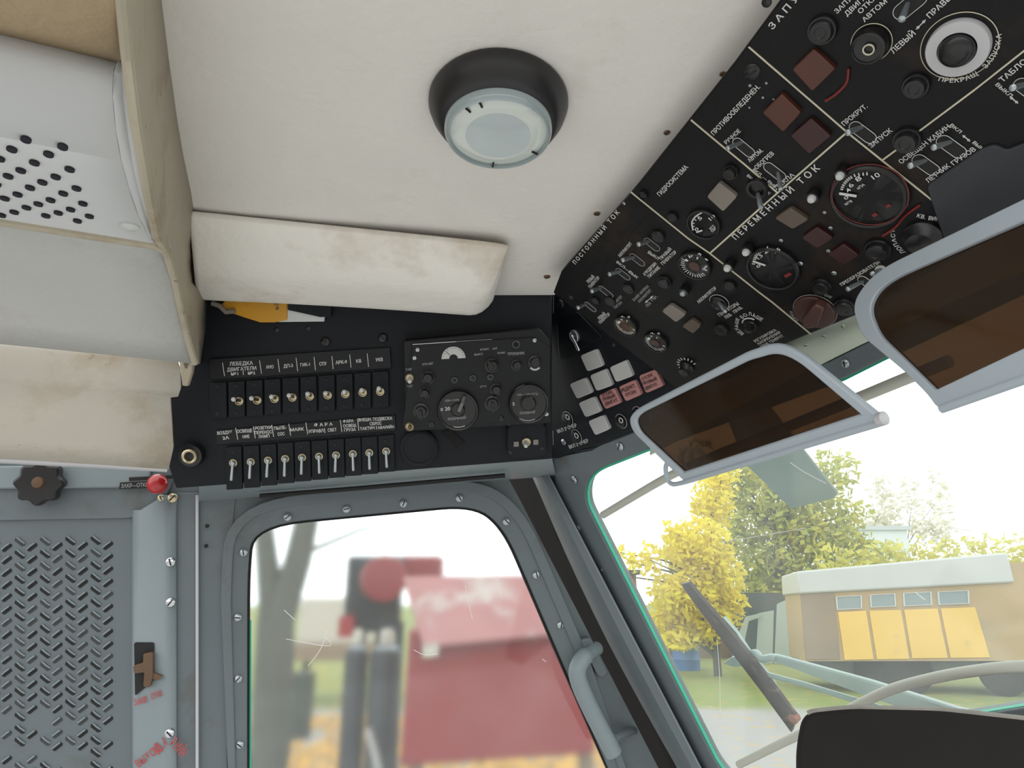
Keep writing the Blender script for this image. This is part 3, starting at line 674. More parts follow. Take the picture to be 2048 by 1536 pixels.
def dialknob(p, r, hgt, parent=rc, pl=RF, name='rotary_knob', m_='bake', ptr=None):
    o = pl.at(*p); k = pl.mpp(*p)*r; mb = MB()
    mb.lathe(o, pl.n, [(k, -.001), (k, hgt*.25), (k*.85, hgt*.3), (k*.72, hgt*.35), (k*.68, hgt*.92), (k*.6, hgt), (0, hgt)], 24); t = mb.build(name, M[m_], parent)
    if ptr is not None:
        a = ptr; u = c2w((math.cos(a), math.sin(a), 0)); u = (u-pl.n*u.dot(pl.n)).normalized(); mb = MB()
        mb.box(o + u*k*.35 + pl.n*(hgt+.002), u*k*.62, pl.n.cross(u)*k*.16, pl.n*.003); mb.build('pointer', M[m_], t, bevel=.0008)
    return t
dialknob(Z(870, 555), 15, .016, ptr=2.3); dialknob(Z(1080, 555), 12, .012); dialknob(Z(325, 660), 14, .016); dialknob(Z(300, 790), 12, .014); dialknob(Z(905, 762), 13, .014)
dialknob(Z(1235, 530), 14, .012); dialknob(Z(265, 945), 16, .012, ptr=-1.4); dialknob(Z(872, 880), 16, .012, ptr=-1.5)
for p, r in [(Z(1075, 378), 7.6)]:
    mb = MB(); o = RF.at(*p); k = RF.mpp(*p); mb.lathe(o, RF.n, [(r*k, -.001), (r*k, .003), (r*.8*k, .004), (r*.72*k, .003), (r*.72*k, .0005), (0, .0005)], 24); jk = mb.build('jack', M['crank'], rc); mb = MB(); mb.lathe(o, RF.n, [(r*.7*k, .0006), (r*.7*k, .001), (0, .001)], 20); mb.build('jack_hole', M['dark'], jk)
mb = MB(); o = RF.at(*Z(1235, 545)); k = RF.mpp(*Z(1235, 545))
mb.lathe(o, RF.n, [(9*k, .0), (9.5*k, .004), (13*k, .004), (13*k, .0)], 14, -2.5, -.65, ref=c2w((1, 0, 0))); mb.build('pale_crescent', M['lever'], rc)  # pale arc round the lower half of the knob
for p in (Z(550, 686), Z(707, 668), Z(857, 660)):
    k = RF.mpp(*p); o = RF.at(*p); mb = MB(); mb.lathe(o, RF.n, [(6.6*k, -.001), (6.6*k, .003), (5*k, .004), (3*k, .004), (2.6*k, .007), (0, .008)], 18); pb_ = mb.build('press_button', M['bake'], rc); mb = MB(); ringtube(mb, RF.off(.004), p, 5.4, 1.5, .0003, 24); mb.build('button_ring', M['crank'], pb_)
for p, t_ in ((Z(168, 665), (168, 695)), (Z(168, 1078), (170, 1085))):
    k = RF.mpp(*p); o = RF.at(*p); mb = MB(); mb.lathe(o, RF.n, [(9.4*k, -.001), (9.4*k, .003), (8.2*k, .0045), (7*k, .004), (6.5*k, .001), (0, .001)], 24); t = mb.build('toggle_switch', M['brass'], rc)
    mb = MB(); T = RF.at(*Z(*t_), .016); mb.tube([o, o.lerp(T, .6), T], [3*k, 4*k, 4.4*k], 12); mb.ball(T, 4.4*k, 12, 8); mb.build('lever', M['peg'] if t_[1] < 900 else M['brownm'], t)
def bigdial(p, r, name='tuning_dial'):
    o = RF.at(*p); k = RF.mpp(*p)*r; mb = MB()
    mb.lathe(o, RF.n, [(k, -.001), (k, .010), (k*.96, .013), (k*.88, .012), (k*.86, .009), (0, .009)], 40); return mb.build(name, M['bake'], rc), k
LP = Z(580, 935); d1, k1 = bigdial(LP, 41); RD = RF.off(.0095)
m = MB(); o = RD.at(*LP); a = RD.at(*Z(590, 940)); b = RD.at(*Z(635, 828), .004); dr = (b-a)
m.tube([a + RD.n*.006, a.lerp(b, .6) + RD.n*.008, b], [.0034, .003, .0026], 10); m.build('crank', M['crank'], d1)
m = MB(); m.lathe(o, RD.n, [(.011, -.001), (.011, .004), (.009, .006), (0, .006)], 20); m.build('hub', M['bake'], d1)
RPp = Z(1180, 878); d2, k2 = bigdial(RPp, 40)
m = MB(); o = RD.at(*RPp); m.lathe(o, RD.n, [(.012, -.001), (.012, .006), (.010, .008), (0, .008)], 20); m.build('hub', M['bake'], d2)
m = MB()
for p, r, a0, a1, dp in [(LP, 36, 4.45, 5.1, RD), (RPp, 36, 4.2, 5.1, RD), (RPp, 11.5, .35, 2.7, RD), (RPp, 37, 1.75, 2.5, RD), (LP, 36, 1.75, 2.1, RD)]:
    k = dp.mpp(*p)*r; u = c2w((1, 0, 0)); u = (u-dp.n*u.dot(dp.n)).normalized(); v = dp.n.cross(u); o = dp.at(*p, .0006)
    m.tube([o + (u*math.cos(a0+(a1-a0)*i/10) + v*math.sin(a0+(a1-a0)*i/10))*k for i in range(11)], .0006, 5)
m.build('dial_arcs', M['paint'], rc)
lettering(rc, RD, [('150÷1290', Z(470, 868), Z(590, 860), 4.2, 'paintd'), ('10', Z(418, 948), Z(452, 946), 6), ('20', Z(470, 944), Z(515, 940), 7), ('РЕЗЕРВНЫЙ', Z(495, 1028), Z(648, 1012), 5, 'paintd'), ('12', Z(1030, 900), Z(1065, 897), 6), ('150—1290 КГЦ', Z(1085, 818), Z(1262, 808), 4.2, 'paintd'), ('ОСНОВНОЙ', Z(1108, 976), Z(1238, 966), 5, 'paintd')])
lettering(rc, RF, [('КОМП', Z(770, 432), Z(842, 426), 4, 'paintd'), ('АНТ', Z(875, 425), Z(918, 421), 4.2, 'paintd'), ('ВЫКЛ', Z(720, 475), Z(790, 468), 4, 'paintd'), ('РАМК', Z(918, 462), Z(985, 456), 4, 'paintd'), ('ПРИЕМНИК', Z(1005, 472), Z(1150, 464), 5.6, 'paintd'), ('УПР.АВТ', Z(275, 560), Z(370, 550), 4.4, 'paintd'), ('ТЛФ', Z(135, 606), Z(188, 600), 4.4, 'paintd'), ('ТЛГ', Z(148, 748), Z(195, 743), 4.4, 'paintd'), ('СЧ', Z(768, 748), Z(820, 742), 3.6, 'paintd')])

# small switch box under the radio
def Bx(pts, h=0): return outl(SIDE, [Z(*p) for p in pts], h)
sb = empty('switch_box', SIDE.at(*Z(1165, 1300)), 'small black eight-sided switch box with one cream toggle below the radio', 'switch box')
m = MB(); m.slab(Bx([(1000, 1090), (1050, 1042), (1300, 1032), (1338, 1080), (1338, 1300), (1290, 1345), (1040, 1350), (1000, 1300)], .016), SIDE.n, .016); m.build('case', M['black'], sb, bevel=.003)
for c_ in ((1078, 1230), (1245, 1213)):
    x, y = c_; m = MB(); m.slab(Bx([(x-22, y-20), (x+22, y-22), (x+22, y+22), (x-22, y+24)], .018), SIDE.n, .003); m.build('label_tab', M['gtile'], sb, bevel=.0006)
SBP = SIDE.off(.016); p = Z(1163, 1208); k = SBP.mpp(*p); o = SBP.at(*p)
m = MB(); m.lathe(o, SBP.n, [(8.8*k, -.001), (8.8*k, .004), (7.6*k, .005), (6.4*k, .005), (6*k, .001), (0, .001)], 24); t = m.build('toggle_switch', M['brass'], sb)
m = MB(); T = SBP.at(*Z(1160, 1245), .014); m.tube([o, o.lerp(T, .6), T], [3*k, 3.6*k, 4*k], 12); m.ball(T, 4.2*k, 12, 8); m.build('lever', M['peg'], t)
for q in ((1020, 1062), (1298, 1040), (1300, 1268), (1030, 1300)): screw(sb, SBP, Z(*q), 4, 'bake')
# faint round cap on the panel under the radio and dark strap plates
knob(root, SIDE, Z(250, 1255), 38, .010, 'black', 'blank_cap')
m = MB(); m.slab(Bx([(440, 1130), (520, 1100), (640, 1220), (560, 1270)], .002), SIDE.n, .003); m.build('tape_strip', M['rubber'], root)

# yellow box seen in the gap above the side panel
yb = empty('yellow_cable_cover', P(500, 620, 1.06), 'small yellow cover with a white bracket in the gap under the padded strip', 'cover')
YP = SIDE.off(.012)
m = MB(); pts = [(425, 600), (600, 600)] + [tuple(q) for q in smooth_px([(574, 640), (545, 645), (520, 644), (490, 634), (462, 626)], 4)]
m.slab(outl(YP, [(452, 596), (575, 596), (574, 640), (548, 645), (520, 645), (488, 635), (462, 626), (440, 612)]), YP.n, .010); m.build('cover_plate', M['yellow'], yb, bevel=.002)
m = MB(); m.slab(outl(YP, [(574, 604), (650, 626), (648, 643), (556, 644), (574, 636)], -.003), YP.n, .006); m.build('bracket', M['white'], yb)
m = MB(); m.tube([YP.at(x, y, .004) for x, y in [(424, 606), (440, 612), (452, 624), (470, 622)]], .004, 8); m.build('cable', M['gtile'], yb)
m = MB(); m.slab(outl(YP, [(576, 600), (662, 602), (662, 634), (640, 634), (576, 620)], .001), YP.n, .006); m.build('clamp', M['black'], yb)

# ------------------------------------------------------------------ white covers at upper left
D = 1.06
def left_of(x, y, d, x2):                         # follow the covers' long direction to the left
    a = P(x, y, d); dr = c2w((.922, -.10, .373)).normalized()
    lo, hi = 0, 3
    for _ in range(50):
        mid = (lo+hi)/2; q, dd = proj(a - dr*mid)
        if q.x > x2: lo = mid
        else: hi = mid
    return a - dr*lo
def band(prof, xs=(1.0, .75, .5, .25, 0), x2=-330):
    rows = []
    for (x, y, d) in prof:
        a = P(x, y, d); b = left_of(x, y, d, x2); rows.append([a.lerp(b, 1-t) for t in reversed(xs)][::-1] if 0 else [b.lerp(a, t) for t in reversed(xs)])
    return rows
dh = empty('heater_duct_cover', P(150, 600, .75), 'perforated white duct cover with stained tan top under the left of the ceiling', 'duct cover')
m = MB(); m.grid(band([(232, -160, .40), (244, 0, .455), (250, 90, .505), (238, 122, .525)])); m.build('top_cover', M['tan'], dh, solid=.008)
def pt(t):   # right-hand profile of the perforated bulge
    pr = [(236, 120, .525), (226, 150, .515), (226, 210, .525), (236, 290, .552), (250, 350, .585), (272, 420, .640), (296, 470, .690), (314, 492, .715)]
    q = smooth_px(pr, 6); i = t*(len(q)-1); j = min(int(i), len(q)-2); return q[j].lerp(q[j+1], i-j)
prb = [tuple(pt(i/24)) for i in range(25)]
pcm = MB(); pcm.grid(band(prb)); pcm.mi = 1
# vent holes
holes = [[(330, 695), (370, 845), (410, 978), (450, 1090), (487, 1184), (525, 1258)], [(240, 755), (287, 897), (328, 1020), (372, 1123), (415, 1210), (455, 1280)],
         [(155, 808), (204, 945), (250, 1058), (298, 1155), (343, 1235)], [(105, 650), (72, 860), (124, 988), (178, 1093), (226, 1182), (270, 1253)],
         [(20, 712), (0, 912), (50, 1025), (105, 1124), (157, 1207)], [(-70, 775), (-70, 960), (-20, 1060), (30, 1152), (85, 1230)], [(-160, 830), (-140, 1010), (-90, 1090), (-40, 1180), (10, 1250)], [(-250, 880), (-210, 1060), (-160, 1130), (-110, 1210)]]
def on_bulge(px, py):
    best = None
    for i in range(0, 97):
        x, y, d = pt(i/96); a = P(x, y, d); b = left_of(x, y, d, -330); pa, _ = proj(a); pb, _ = proj(b)
        t = (px-pa.x)/(pb.x-pa.x); yy = pa.y + (pb.y-pa.y)*t
        if best is None or abs(yy-py) < best[0]:
            # depth-correct point on the segment
            s_lo, s_hi = 0, 1
            for _ in range(30):
                mm = (s_lo+s_hi)/2
                if proj(a.lerp(b, mm))[0].x > px: s_lo = mm
                else: s_hi = mm
            best = (abs(yy-py), a.lerp(b, s_lo), i/96)
    return best[1], best[2]
LD = c2w((.922, -.10, .373)).normalized()
for col in holes:
    for zx, zy in col:
        q, t = on_bulge(zx/2.926, zy/2.926); a = P(*pt(max(0, t-.01))); b = P(*pt(min(1, t+.01)))
        n = LD.cross((b-a).normalized()).normalized()
        if n.dot(EYE-q) < 0: n = -n
        pcm.lathe(q + n*.0022, n, [(.0030, -.0012), (.0030, .0003), (0, .0003)], 12)
pc = pcm.build('perforated_cover', [M['perf'], M['hole']], dh, solid=.002)
for (x, y) in ((209, 299), (261, 450)):
    q, t = on_bulge(x, y); a = P(*pt(max(0, t-.01))); b = P(*pt(min(1, t+.01))); n = LD.cross((b-a).normalized()).normalized()
    if n.dot(EYE-q) < 0: n = -n
    m = MB(); m.lathe(q + n*.0015, n, [(.0088, -.001), (.0085, .0015), (.006, .0032), (0, .004)], 24); m.build('snap_button', M['peg'], pc)
# side flange between the bulge and the end panel
fl_r = [pt(i/8) for i in range(9)]; en = [(254, 106, .505), (262, 150, .515), (269, 205, .53), (279, 272, .552), (289, 335, .58), (297, 385, .618), (306, 430, .66), (312, 462, .69), (318, 488, .72)]
m = MB(); m.grid([[P(*a), P(lerp(a[0], b[0], .5), lerp(a[1], b[1], .5), lerp(a[2], b[2], .5) + .006), P(*b)] for a, b in zip(fl_r, en)]); m.build('side_flange', M['perf'], dh, solid=.002)
# lower cover and end panel
m = MB(); m.grid(band([(316, 490, .725), (340, 494, .735), (352, 560, .79), (364, 620, .85), (378, 680, .905), (390, 724, .945)])); m.build('lower_cover', M['cover'], dh, solid=.006)
m = MB(); m.tube([left_of(314, 490, .712, -330), P(312, 489, .712), P(330, 500, .725)], .006, 8); m.build('edge_bead', M['beige'], dh)
ci = lambda x, y: proj(CEIL.at(x, y))[1]
fr = [(236, -160, .40), (246, 0, .455), (256, 113, .505), (262, 160, .515), (272, 240, .535), (284, 310, .56), (298, 390, .62), (314, 470, .695), (334, 500, .73), (352, 560, .79), (364, 620, .85), (378, 680, .905), (392, 726, .945)]
bk = [(300, -160), (320, 0), (334, 113), (341, 160), (352, 240), (364, 310), (381, 390), (391, 460), (391, 510), (394, 567), (413, 598), (409, 660), (398, 728)]
rows = []
for (a, b) in zip(fr, bk):
    x, y, d = a; d2 = min(ci(*b), 1.075) if b[1] < 590 else 1.06
    rows.append([P(x, y, d), P(lerp(x, b[0], .08), lerp(y, b[1], .08), d-.004), P(lerp(x, b[0], .5), lerp(y, b[1], .5), lerp(d, d2, .5)), P(b[0], b[1], d2+.004)])
m = MB(); m.grid(rows); m.build('end_panel', M['beige'], dh, solid=-.004)
m = MB(); m.tube([P(x-2, y, d-.004) for x, y, d in fr], .0045, 8); m.build('end_welt', M['beige'], dh)
m = MB(); m.tube([P(x+3, y, d-.005) for x, y, d in fr[2:9]], .0013, 5); m.build('seam', M['dark'], dh)
m = MB(); m.slab(outl(SIDE, [(357, 720), (386, 728), (384, 745), (375, 773), (364, 772)], .03), SIDE.n, .01); m.build('tab', M['beige'], dh, bevel=.002)
# lowest stained flap
m = MB(); m.grid(band([(345, 700, .97), (352, 712, .962), (360, 735, .958), (362, 775, .965), (357, 788, .972), (341, 790, .972), (344, 840, .99), (347, 895, 1.01), (338, 934, 1.035)]))
fl = m.build('stained_flap', M['flap'], solid=-.010); tag(fl, 'lowest stained cream flap hanging above the black star knob', 'padded flap')
m = MB(); m.tube([left_of(338, 935, 1.03, -330), P(200, 930, 1.0), P(335, 938, 1.035)], .005, 8); m.build('flap_rail', M['alu'], fl)

# ------------------------------------------------------------------ corner warning panel
def K6(zx, zy): return (1060+zx/3.84, 520+zy/3.84)
KP = WIND.off(.004)
kp = empty('warning_light_panel', KP.at(1200, 880), 'black corner panel with pale and pink square warning lights above the window post', 'warning panel')
m = MB(); m.slab(outl(KP, rnd([(1085, 575), (1420, 620), (1430, 790), (1290, 852), (1116, 917), (1085, 917)], [0, 0, 0, 0, 5, 0], 3)), KP.n, .012); m.build('panel_plate', M['black'], kp, bevel=.002)
m = MB(); m.slab(outl(KP, rnd([K6(205, 470), K6(360, 395), K6(560, 600), K6(470, 640), K6(225, 770)], 6, 3), .004), KP.n, .005); m.build('switch_plate', M['blackr'], kp, bevel=.001)
tiles = [([(385, 735), (505, 685), (560, 815), (440, 858)], 'w'), ([(458, 888), (578, 838), (632, 965), (510, 1008)], 'w'), ([(610, 825), (735, 770), (790, 892), (660, 940)], 'w'),
         ([(303, 955), (422, 905), (478, 1020), (360, 1068)], 'w'), ([(372, 1100), (490, 1050), (545, 1165), (425, 1210)], 'w'), ([(445, 1240), (560, 1192), (612, 1300), (500, 1348)], 'w'),
         ([(527, 1040), (642, 985), (697, 1098), (578, 1148)], 'r'), ([(680, 975), (800, 922), (855, 1035), (735, 1088)], 'r'), ([(835, 890), (965, 840), (1022, 968), (890, 1025)], 'r')]
for q, c_ in tiles: tile(kp, KP, [K6(*p) for p in q], 'wtile' if c_ == 'w' else 'rtile', .006, 'warning_light', 5)
TP = KP.off(.0065)
def ktext(ls): lettering(kp, TP, [(t, K6(a, b), K6(c, d), h, 'dark') for t, a, b, c, d, h in ls])
ktext([('ОТСЕК', 556, 1050, 635, 1022, 6), ('ЛЕВЫЙ', 562, 1084, 655, 1052, 6), ('ДВИГАТ.', 578, 1120, 680, 1082, 6), ('РЕДУКТ.', 706, 1018, 815, 974, 7), ('ОТСЕК', 738, 1050, 818, 1018, 6), ('ОТСЕК', 862, 928, 945, 890, 6), ('ПРАВЫЙ', 865, 964, 975, 922, 6), ('ДВИГАТ.', 885, 1000, 985, 960, 6)])
for (a, b) in (((288, 1220), (288, 1207)), ((356, 1357), (356, 1349)), ((700, 1238), (698, 1232)), ((830, 1180), (828, 1172))):
    p = K6(*a); m = MB(); k = KP.mpp(*p); m.lathe(KP.at(*p), KP.n, [(13*k, -.001), (13*k, .003), (12*k, .0045), (8*k, .005), (7*k, .008), (0, .0085)], 26); bt = m.build('push_button', M['bake'], kp)
    m = MB(); ringtube(m, KP, p, 15, 1.0, .0008); ringtube(m, KP.off(.0088), K6(*b), 5, 1.9, .0002); m.build('white_rings', M['paint'], bt)
lettering(kp, KP, [('ВКЛ 2ª ОЧЕР', K6(215, 1330), K6(362, 1280), 7), ('ВКЛ 2ª ОЧЕР', K6(305, 1450), K6(452, 1398), 7), ('ПРОТИВОПОЖАРН', K6(215, 520), K6(366, 446), 6, 'paintd'), ('СИСТЕМА', K6(262, 527), K6(350, 484), 6, 'paintd'), ('ВКЛ.', K6(243, 572), K6(282, 552), 5.5, 'paintd'), ('ВКЛ.', K6(356, 513), K6(402, 492), 5.5, 'paintd'), ('КОНТР.', K6(340, 690), K6(425, 648), 5.5, 'paintd')])
k = KP.mpp(1150, 670); o = KP.at(*K6(345, 582), .004); m = MB()
m.lathe(o, KP.n, [(13*k, -.001), (13*k, .003), (12*k, .004), (10.5*k, .004), (10*k, .001), (0, .001)], 24); t = m.build('toggle_switch', M['lever'], kp)
m = MB(); T = KP.at(*K6(373, 686), .022); m.ball(o + KP.n*.006, 5*k, 12, 8); m.tube([o + KP.n*.006, o.lerp(T, .6) + KP.n*.002, T], [3.2*k, 3.2*k, 3.6*k], 12); m.ball(T, 3.6*k, 10, 7); m.build('lever', M['steel'], t)
screw(kp, KP, (1121, 608), 10, 'bake'); screw(kp, KP, K6(258, 1398), 6.5, 'lever'); screw(kp, KP, K6(120+520, 300+350), 5, 'bake')
lines(kp, KP, [[(1106.5, 592), (1106.5, 626)], [(1105.8, 862), (1106.5, 890)]], 1.3, 'paintd', 'worn_edge')

# ------------------------------------------------------------------ overhead console
def z1(x, y): return (1480+x/3.606, y/3.606)
def z2(x, y): return (1360+x/5.12, 130+y/5.12)
def z3(x, y): return (1640+x/5.02, 180+y/5.02)
def z4(x, y): return (1120+x/5.12, 380+y/5.12)
def z5(x, y): return (1400+x/4.096, 380+y/4.096)
def z6(x, y): return (1640+x/5.02, y/5.02)
def zb(x, y): return (1200+x/10.24, 540+y/10.24)
oc = empty('overhead_console', OVER.at(1420, 790), 'long black overhead switch console sloping down to the windscreen on the right', 'switch console')
m = MB(); m.slab(outl(OVER, [(1106, 586), (1122, 543), (1262, 385), (1362, 259), (1465, 129), (1560, 0), (1680, -170), (2400, -170), (2400, 265), (2048, 440), (1720, 628), (1562, 692), (1420, 783), (1385, 806), (1318, 748)]), OVER.n, .022)
m.build('console_plate', M['black2'], oc, bevel=.002)
lines(oc, OVER, [[(1261, 384), (1376, 477), (1419.5, 507), (1518, 585), (1544, 604.6), (1622, 669)], [(1381.5, 240), (1434, 284), (1490, 330), (1555, 386)], [(1497, 94), (1699, 269), (1770, 326), (1852, 391), (1896, 426), (1990, 502)],
                 [(1419.5, 507), (1530, 408), (1555, 386), (1690, 268)], [(1765.5, 320), (1796, 297.5)], [(1839, 262), (1949, 180), (2048, 102), (2120, 45)]], 3.2)
lettering(oc, OVER, [('П О С Т О Я Н Н Ы Й   Т О К', (1151, 529), (1240, 425), 8.5), ('ГИДРОСИСТЕМА', (1320, 393), (1377, 335), 9), ('ПРОТИВООБЛЕДЕНЕН.', (1428, 271), (1521, 175), 9.5), ('З А П У С К', (1545, 60), (1632, -42), 13),
    ('П Е Р Е М Е Н Н Ы Й   Т О К', (1472, 480), (1641, 337), 12), ('РУЧНОЕ', (1453, 289), (1482, 263), 8), ('АВТОМ.', (1500, 325), (1527, 302), 8.5), ('ОБОГРЕВ', (1514, 339), (1549, 308), 8.5), ('СТЕКЛА', (1549, 383), (1590, 351), 8.5),
    ('ВКЛ. — ВЫК', (1505, 340), (1551, 377), 5.5), ('ВКЛ. — ВЫК', (1493, 352), (1538, 390), 5.5),
    ('ПРОКРУТ.', (1689, 252), (1736, 214), 9.5), ('ЗАПУСК', (1743, 296), (1786, 262), 9.5), ('ОСВЕЩЕН КАБИН', (1803, 328), (1902, 255), 9.5), ('ЛЕТЧИК', (1857, 366), (1902, 333), 9.5), ('ГРУЗОВ', (1908, 331), (1953, 300), 9.5), ('ВКЛ', (1899, 251), (1919, 267), 7), ('ВЫК', (1944, 286), (1963, 301), 7),
    ('ТАБЛО', (2005, 165), (2056, 124), 11), ('ВЫКЛ', (1990, 170), (2020, 195), 8), ('ЗАПУСК', (1674, 28), (1722, -18), 9.5), ('ДВИГАТ', (1694, 33), (1742, -12), 9.5), ('ОТКЛ.', (1721, 28), (1758, -8), 9.5), ('АВТОМ', (1729, 45), (1775, 4), 9.5),
    ('ЛЕВЫЙ', (1787, 108), (1832, 68), 11), ('ПРАВЫЙ', (1860, 37), (1916, -14), 11),
    ('ПРЕКРАЩ', [(1875, 161), (1900, 165), (1930, 162), (1958, 149)], 9), ('ЗАПУСКА', [(1972, 138), (1991, 114), (2000, 92), (2003, 66)], 10), ('КВ. ВИНТ', [(1832, 434), (1858, 440), (1888, 442)], 8), ('ЛОПАСТ', [(1812, 505), (1793, 484), (1789, 458)], 8),
    ('ПРЕОБРАЗОВАТЕЛИ', (1684, 572), (1761, 526), 6.5), ('АККУМУЛЯТОР', (1398, 607), (1434, 577), 6.5), ('ГЕНЕРАТОРЫ', (1440, 633), (1479, 609), 7), ('ЛЕВ.', (1452, 638), (1465, 630), 6.5), ('ПРАВ.', (1470, 627), (1486, 616), 6.5),
    ('БОЛЬШЕ', [(1484, 638), (1500, 631), (1523, 643)], 7), ('МЕНЬШЕ', [(1489, 667), (1476, 655), (1479, 637)], 7), ('РЕГУЛИРОВКА', (1511, 685), (1554, 661), 5.5), ('НАПРЯЖЕНИЯ', (1518, 690), (1562, 666), 5.5), ('ПРАВ. ГЕНЕРАТ.', (1524, 696), (1569, 672), 5.5),
    ('ПРАВЫЙ', (1323, 520), (1344, 499), 6.5), ('ГЕНЕРАТОР', (1326, 530), (1354, 505), 6.5), ('АККУМУЛЯТ', (1240, 515), (1265, 488), 6.5), ('ЛЕВЫЙ', (1177, 567), (1190, 554), 6.5), ('ГЕНЕРАТОР', (1181, 577), (1200, 556), 6.5),
    ('АЭРОДРОМН', (1290, 552), (1314, 528), 6.5), ('ПИТАНИЕ', (1299, 556), (1321, 536), 6.5), ('ЗАМЕР НАПРЯЖ', (1268, 603), (1299, 573), 5.5, 'paintd'), ('АККУМУЛЯТ', (1279, 606), (1304, 581), 5.5, 'paintd'), ('ПР.', (1305, 603), (1317, 594), 5.5, 'paintd'), ('ЛЕВ', (1294, 615), (1303, 607), 5.5, 'paintd'),
    ('АККУМУЛЯТ', (1225, 613), (1246, 594), 5.5, 'paintd'), ('ПИТАН', (1231, 618), (1245, 606), 5.5, 'paintd'), ('ЛЕВЫЙ', (1199, 640), (1212, 628), 6), ('ГЕНЕРАТОР', (1201, 648), (1221, 629), 6), ('ВКЛ—ВЫК', (1232, 525), (1274, 558), 5), ('ВЫКЛ', (1295, 506), (1316, 520), 5.5)])
for a, b, w_ in [((1832, 59), (1851, 40), 6), ((1290, 606), (1306, 592), 4), ((1925, 271), (1940, 283), 5), ((2020, 194), (2036, 207), 5)]:
    m = MB(); arrow_into(m, OVER, a, b, w_); m.build('painted_arrow', M['paint'], oc)
# toggle switches
TG = [((1173, 607.5), (1155, 616), 4.6, ((1170, 604), (1192, 622), 6)), ((1202, 575), (1182.5, 583), 4.8, ((1198, 572), (1226, 594), 7)), ((1241, 542), (1217.6, 549), 5, ((1233, 537), (1260, 558), 7)),
      ((1268, 514), (1244, 520.6), 5.3, ((1261, 508), (1289, 530), 7.5)), ((1298, 482.5), (1276, 489), 5.3, ((1290, 477), (1319, 500), 8)), ((1485, 284), (1454, 297), 5.5, ((1468, 278), (1508, 311), 10.5)),
      ((1556, 345), (1562, 380), 5.5, ((1530, 327), (1570, 358), 10.5)), ((1723.7, 253.7), (1694, 266), 7, ((1702, 246), (1750, 282), 12)), ((1851, 321), (1819, 332), 7, ((1828, 312), (1876, 346), 12.5)),
      ((1901, 283.6), (1866, 295.5), 7, ((1877, 274), (1929, 311), 13)), ((2053, 168), (2024, 176), 7.5, ((2032, 160), (2080, 196), 13)), ((1815, 8), (1803, 40), 8, ((1790, 34), (1852, -17), 16)), ((1725, 563), (1694, 579), 6, ((1718, 553), (1750, 576), 9)), ((1762, 538), (1744, 548), 5.5, None)]
for b, t, r, ov in TG: toggle(oc, OVER, b, t, r, .020, ov, bez='paint' if b[0] > 1400 else 'paintd')
for p in ((1896, 292), (1846, 330)):
    pass
# switch with round bezel beside the hydraulic section
p = (1516, 374); k = OVER.mpp(*p); m = MB(); m.lathe(OVER.at(*p), OVER.n, [(23*k, -.001), (23*k, .003), (21*k, .005), (15*k, .005), (13*k, .0015), (0, .0015)], 32); t = m.build('toggle_switch', M['bake'], oc)
m = MB(); o = OVER.at(1516, 388, .003); T = OVER.at(1522, 416, .022); m.tube([o, o.lerp(T, .9), T], [4*k, 5.4*k, 4*k], 12); m.build('lever', M['lever'], t)
# push buttons and ringed start button
def pushb(p, r, hgt, ring=None, m_='bake', small=None):
    bt = knob(oc, OVER, p, r, hgt, m_, 'push_button')
    if ring: m = MB(); ringtube(m, OVER, p, ring, 1.8, .0008, 48); m.build('white_ring', M['line'], bt)
    if small: m = MB(); ringtube(m, OVER.off(hgt+.0004), small[0], small[1], 3.2, .0003); m.build('white_mark', M['line'], bt)
    return bt
pushb((1742.6, 86), 34, .010, 38, small=((1737, 99.6), 10))
p = (1917, 93.6); k = OVER.mpp(*p); m = MB(); m.lathe(OVER.at(*p), OVER.n, [(57*k, -.001), (57*k, .0035), (55*k, .005), (35*k, .0055), (34*k, .004), (34*k, .0005), (0, .0005)], 56); sb_ = m.build('start_button', M['alu'], oc)
m = MB(); m.lathe(OVER.at(*p), OVER.n, [(32.5*k, .0), (32.5*k, .007), (28*k, .010), (16*k, .012), (0, .0126)], 40); m.build('button_cap', M['bake'], sb_)
m = MB(); ringtube(m, OVER, p, 67, 1.8, .0008, 64); m.build('white_ring', M['line'], sb_)
for p, r, h_ in [((1646, 58), 29, .014), ((1833, 169), 26, .016), ((1815, 277.6), 27, .018), ((1756, 497), 26, .018), ((1644, 570), 20, .016), ((1690, 612), 22, .014), ((1463.5, 341), 16, .016), ((1331, 561.6), 15, .014), ((1288, 388), 10, .006), ((1346.6, 432.7), 12, .008), ((1460, 570), 14, .008), ((1443, 657), 15, .010), ((1258, 575), 12, .010), ((1222, 600), 12, .010), ((1318, 470), 14, .010), ((1192, 600), 10, .008)]:
    o = OVER.at(*p); k = OVER.mpp(*p)*r; m = MB(); h_ *= .5; m.lathe(o, OVER.n, [(k, -.001), (k, .003), (k*.94, .004), (k*.82, .004), (k*.78, h_*.8), (k*.70, h_), (k*.4, h_*1.02), (k*.36, h_*.94), (0, h_*.94)], 28); m.build('indicator_cap', M['bake'], oc)
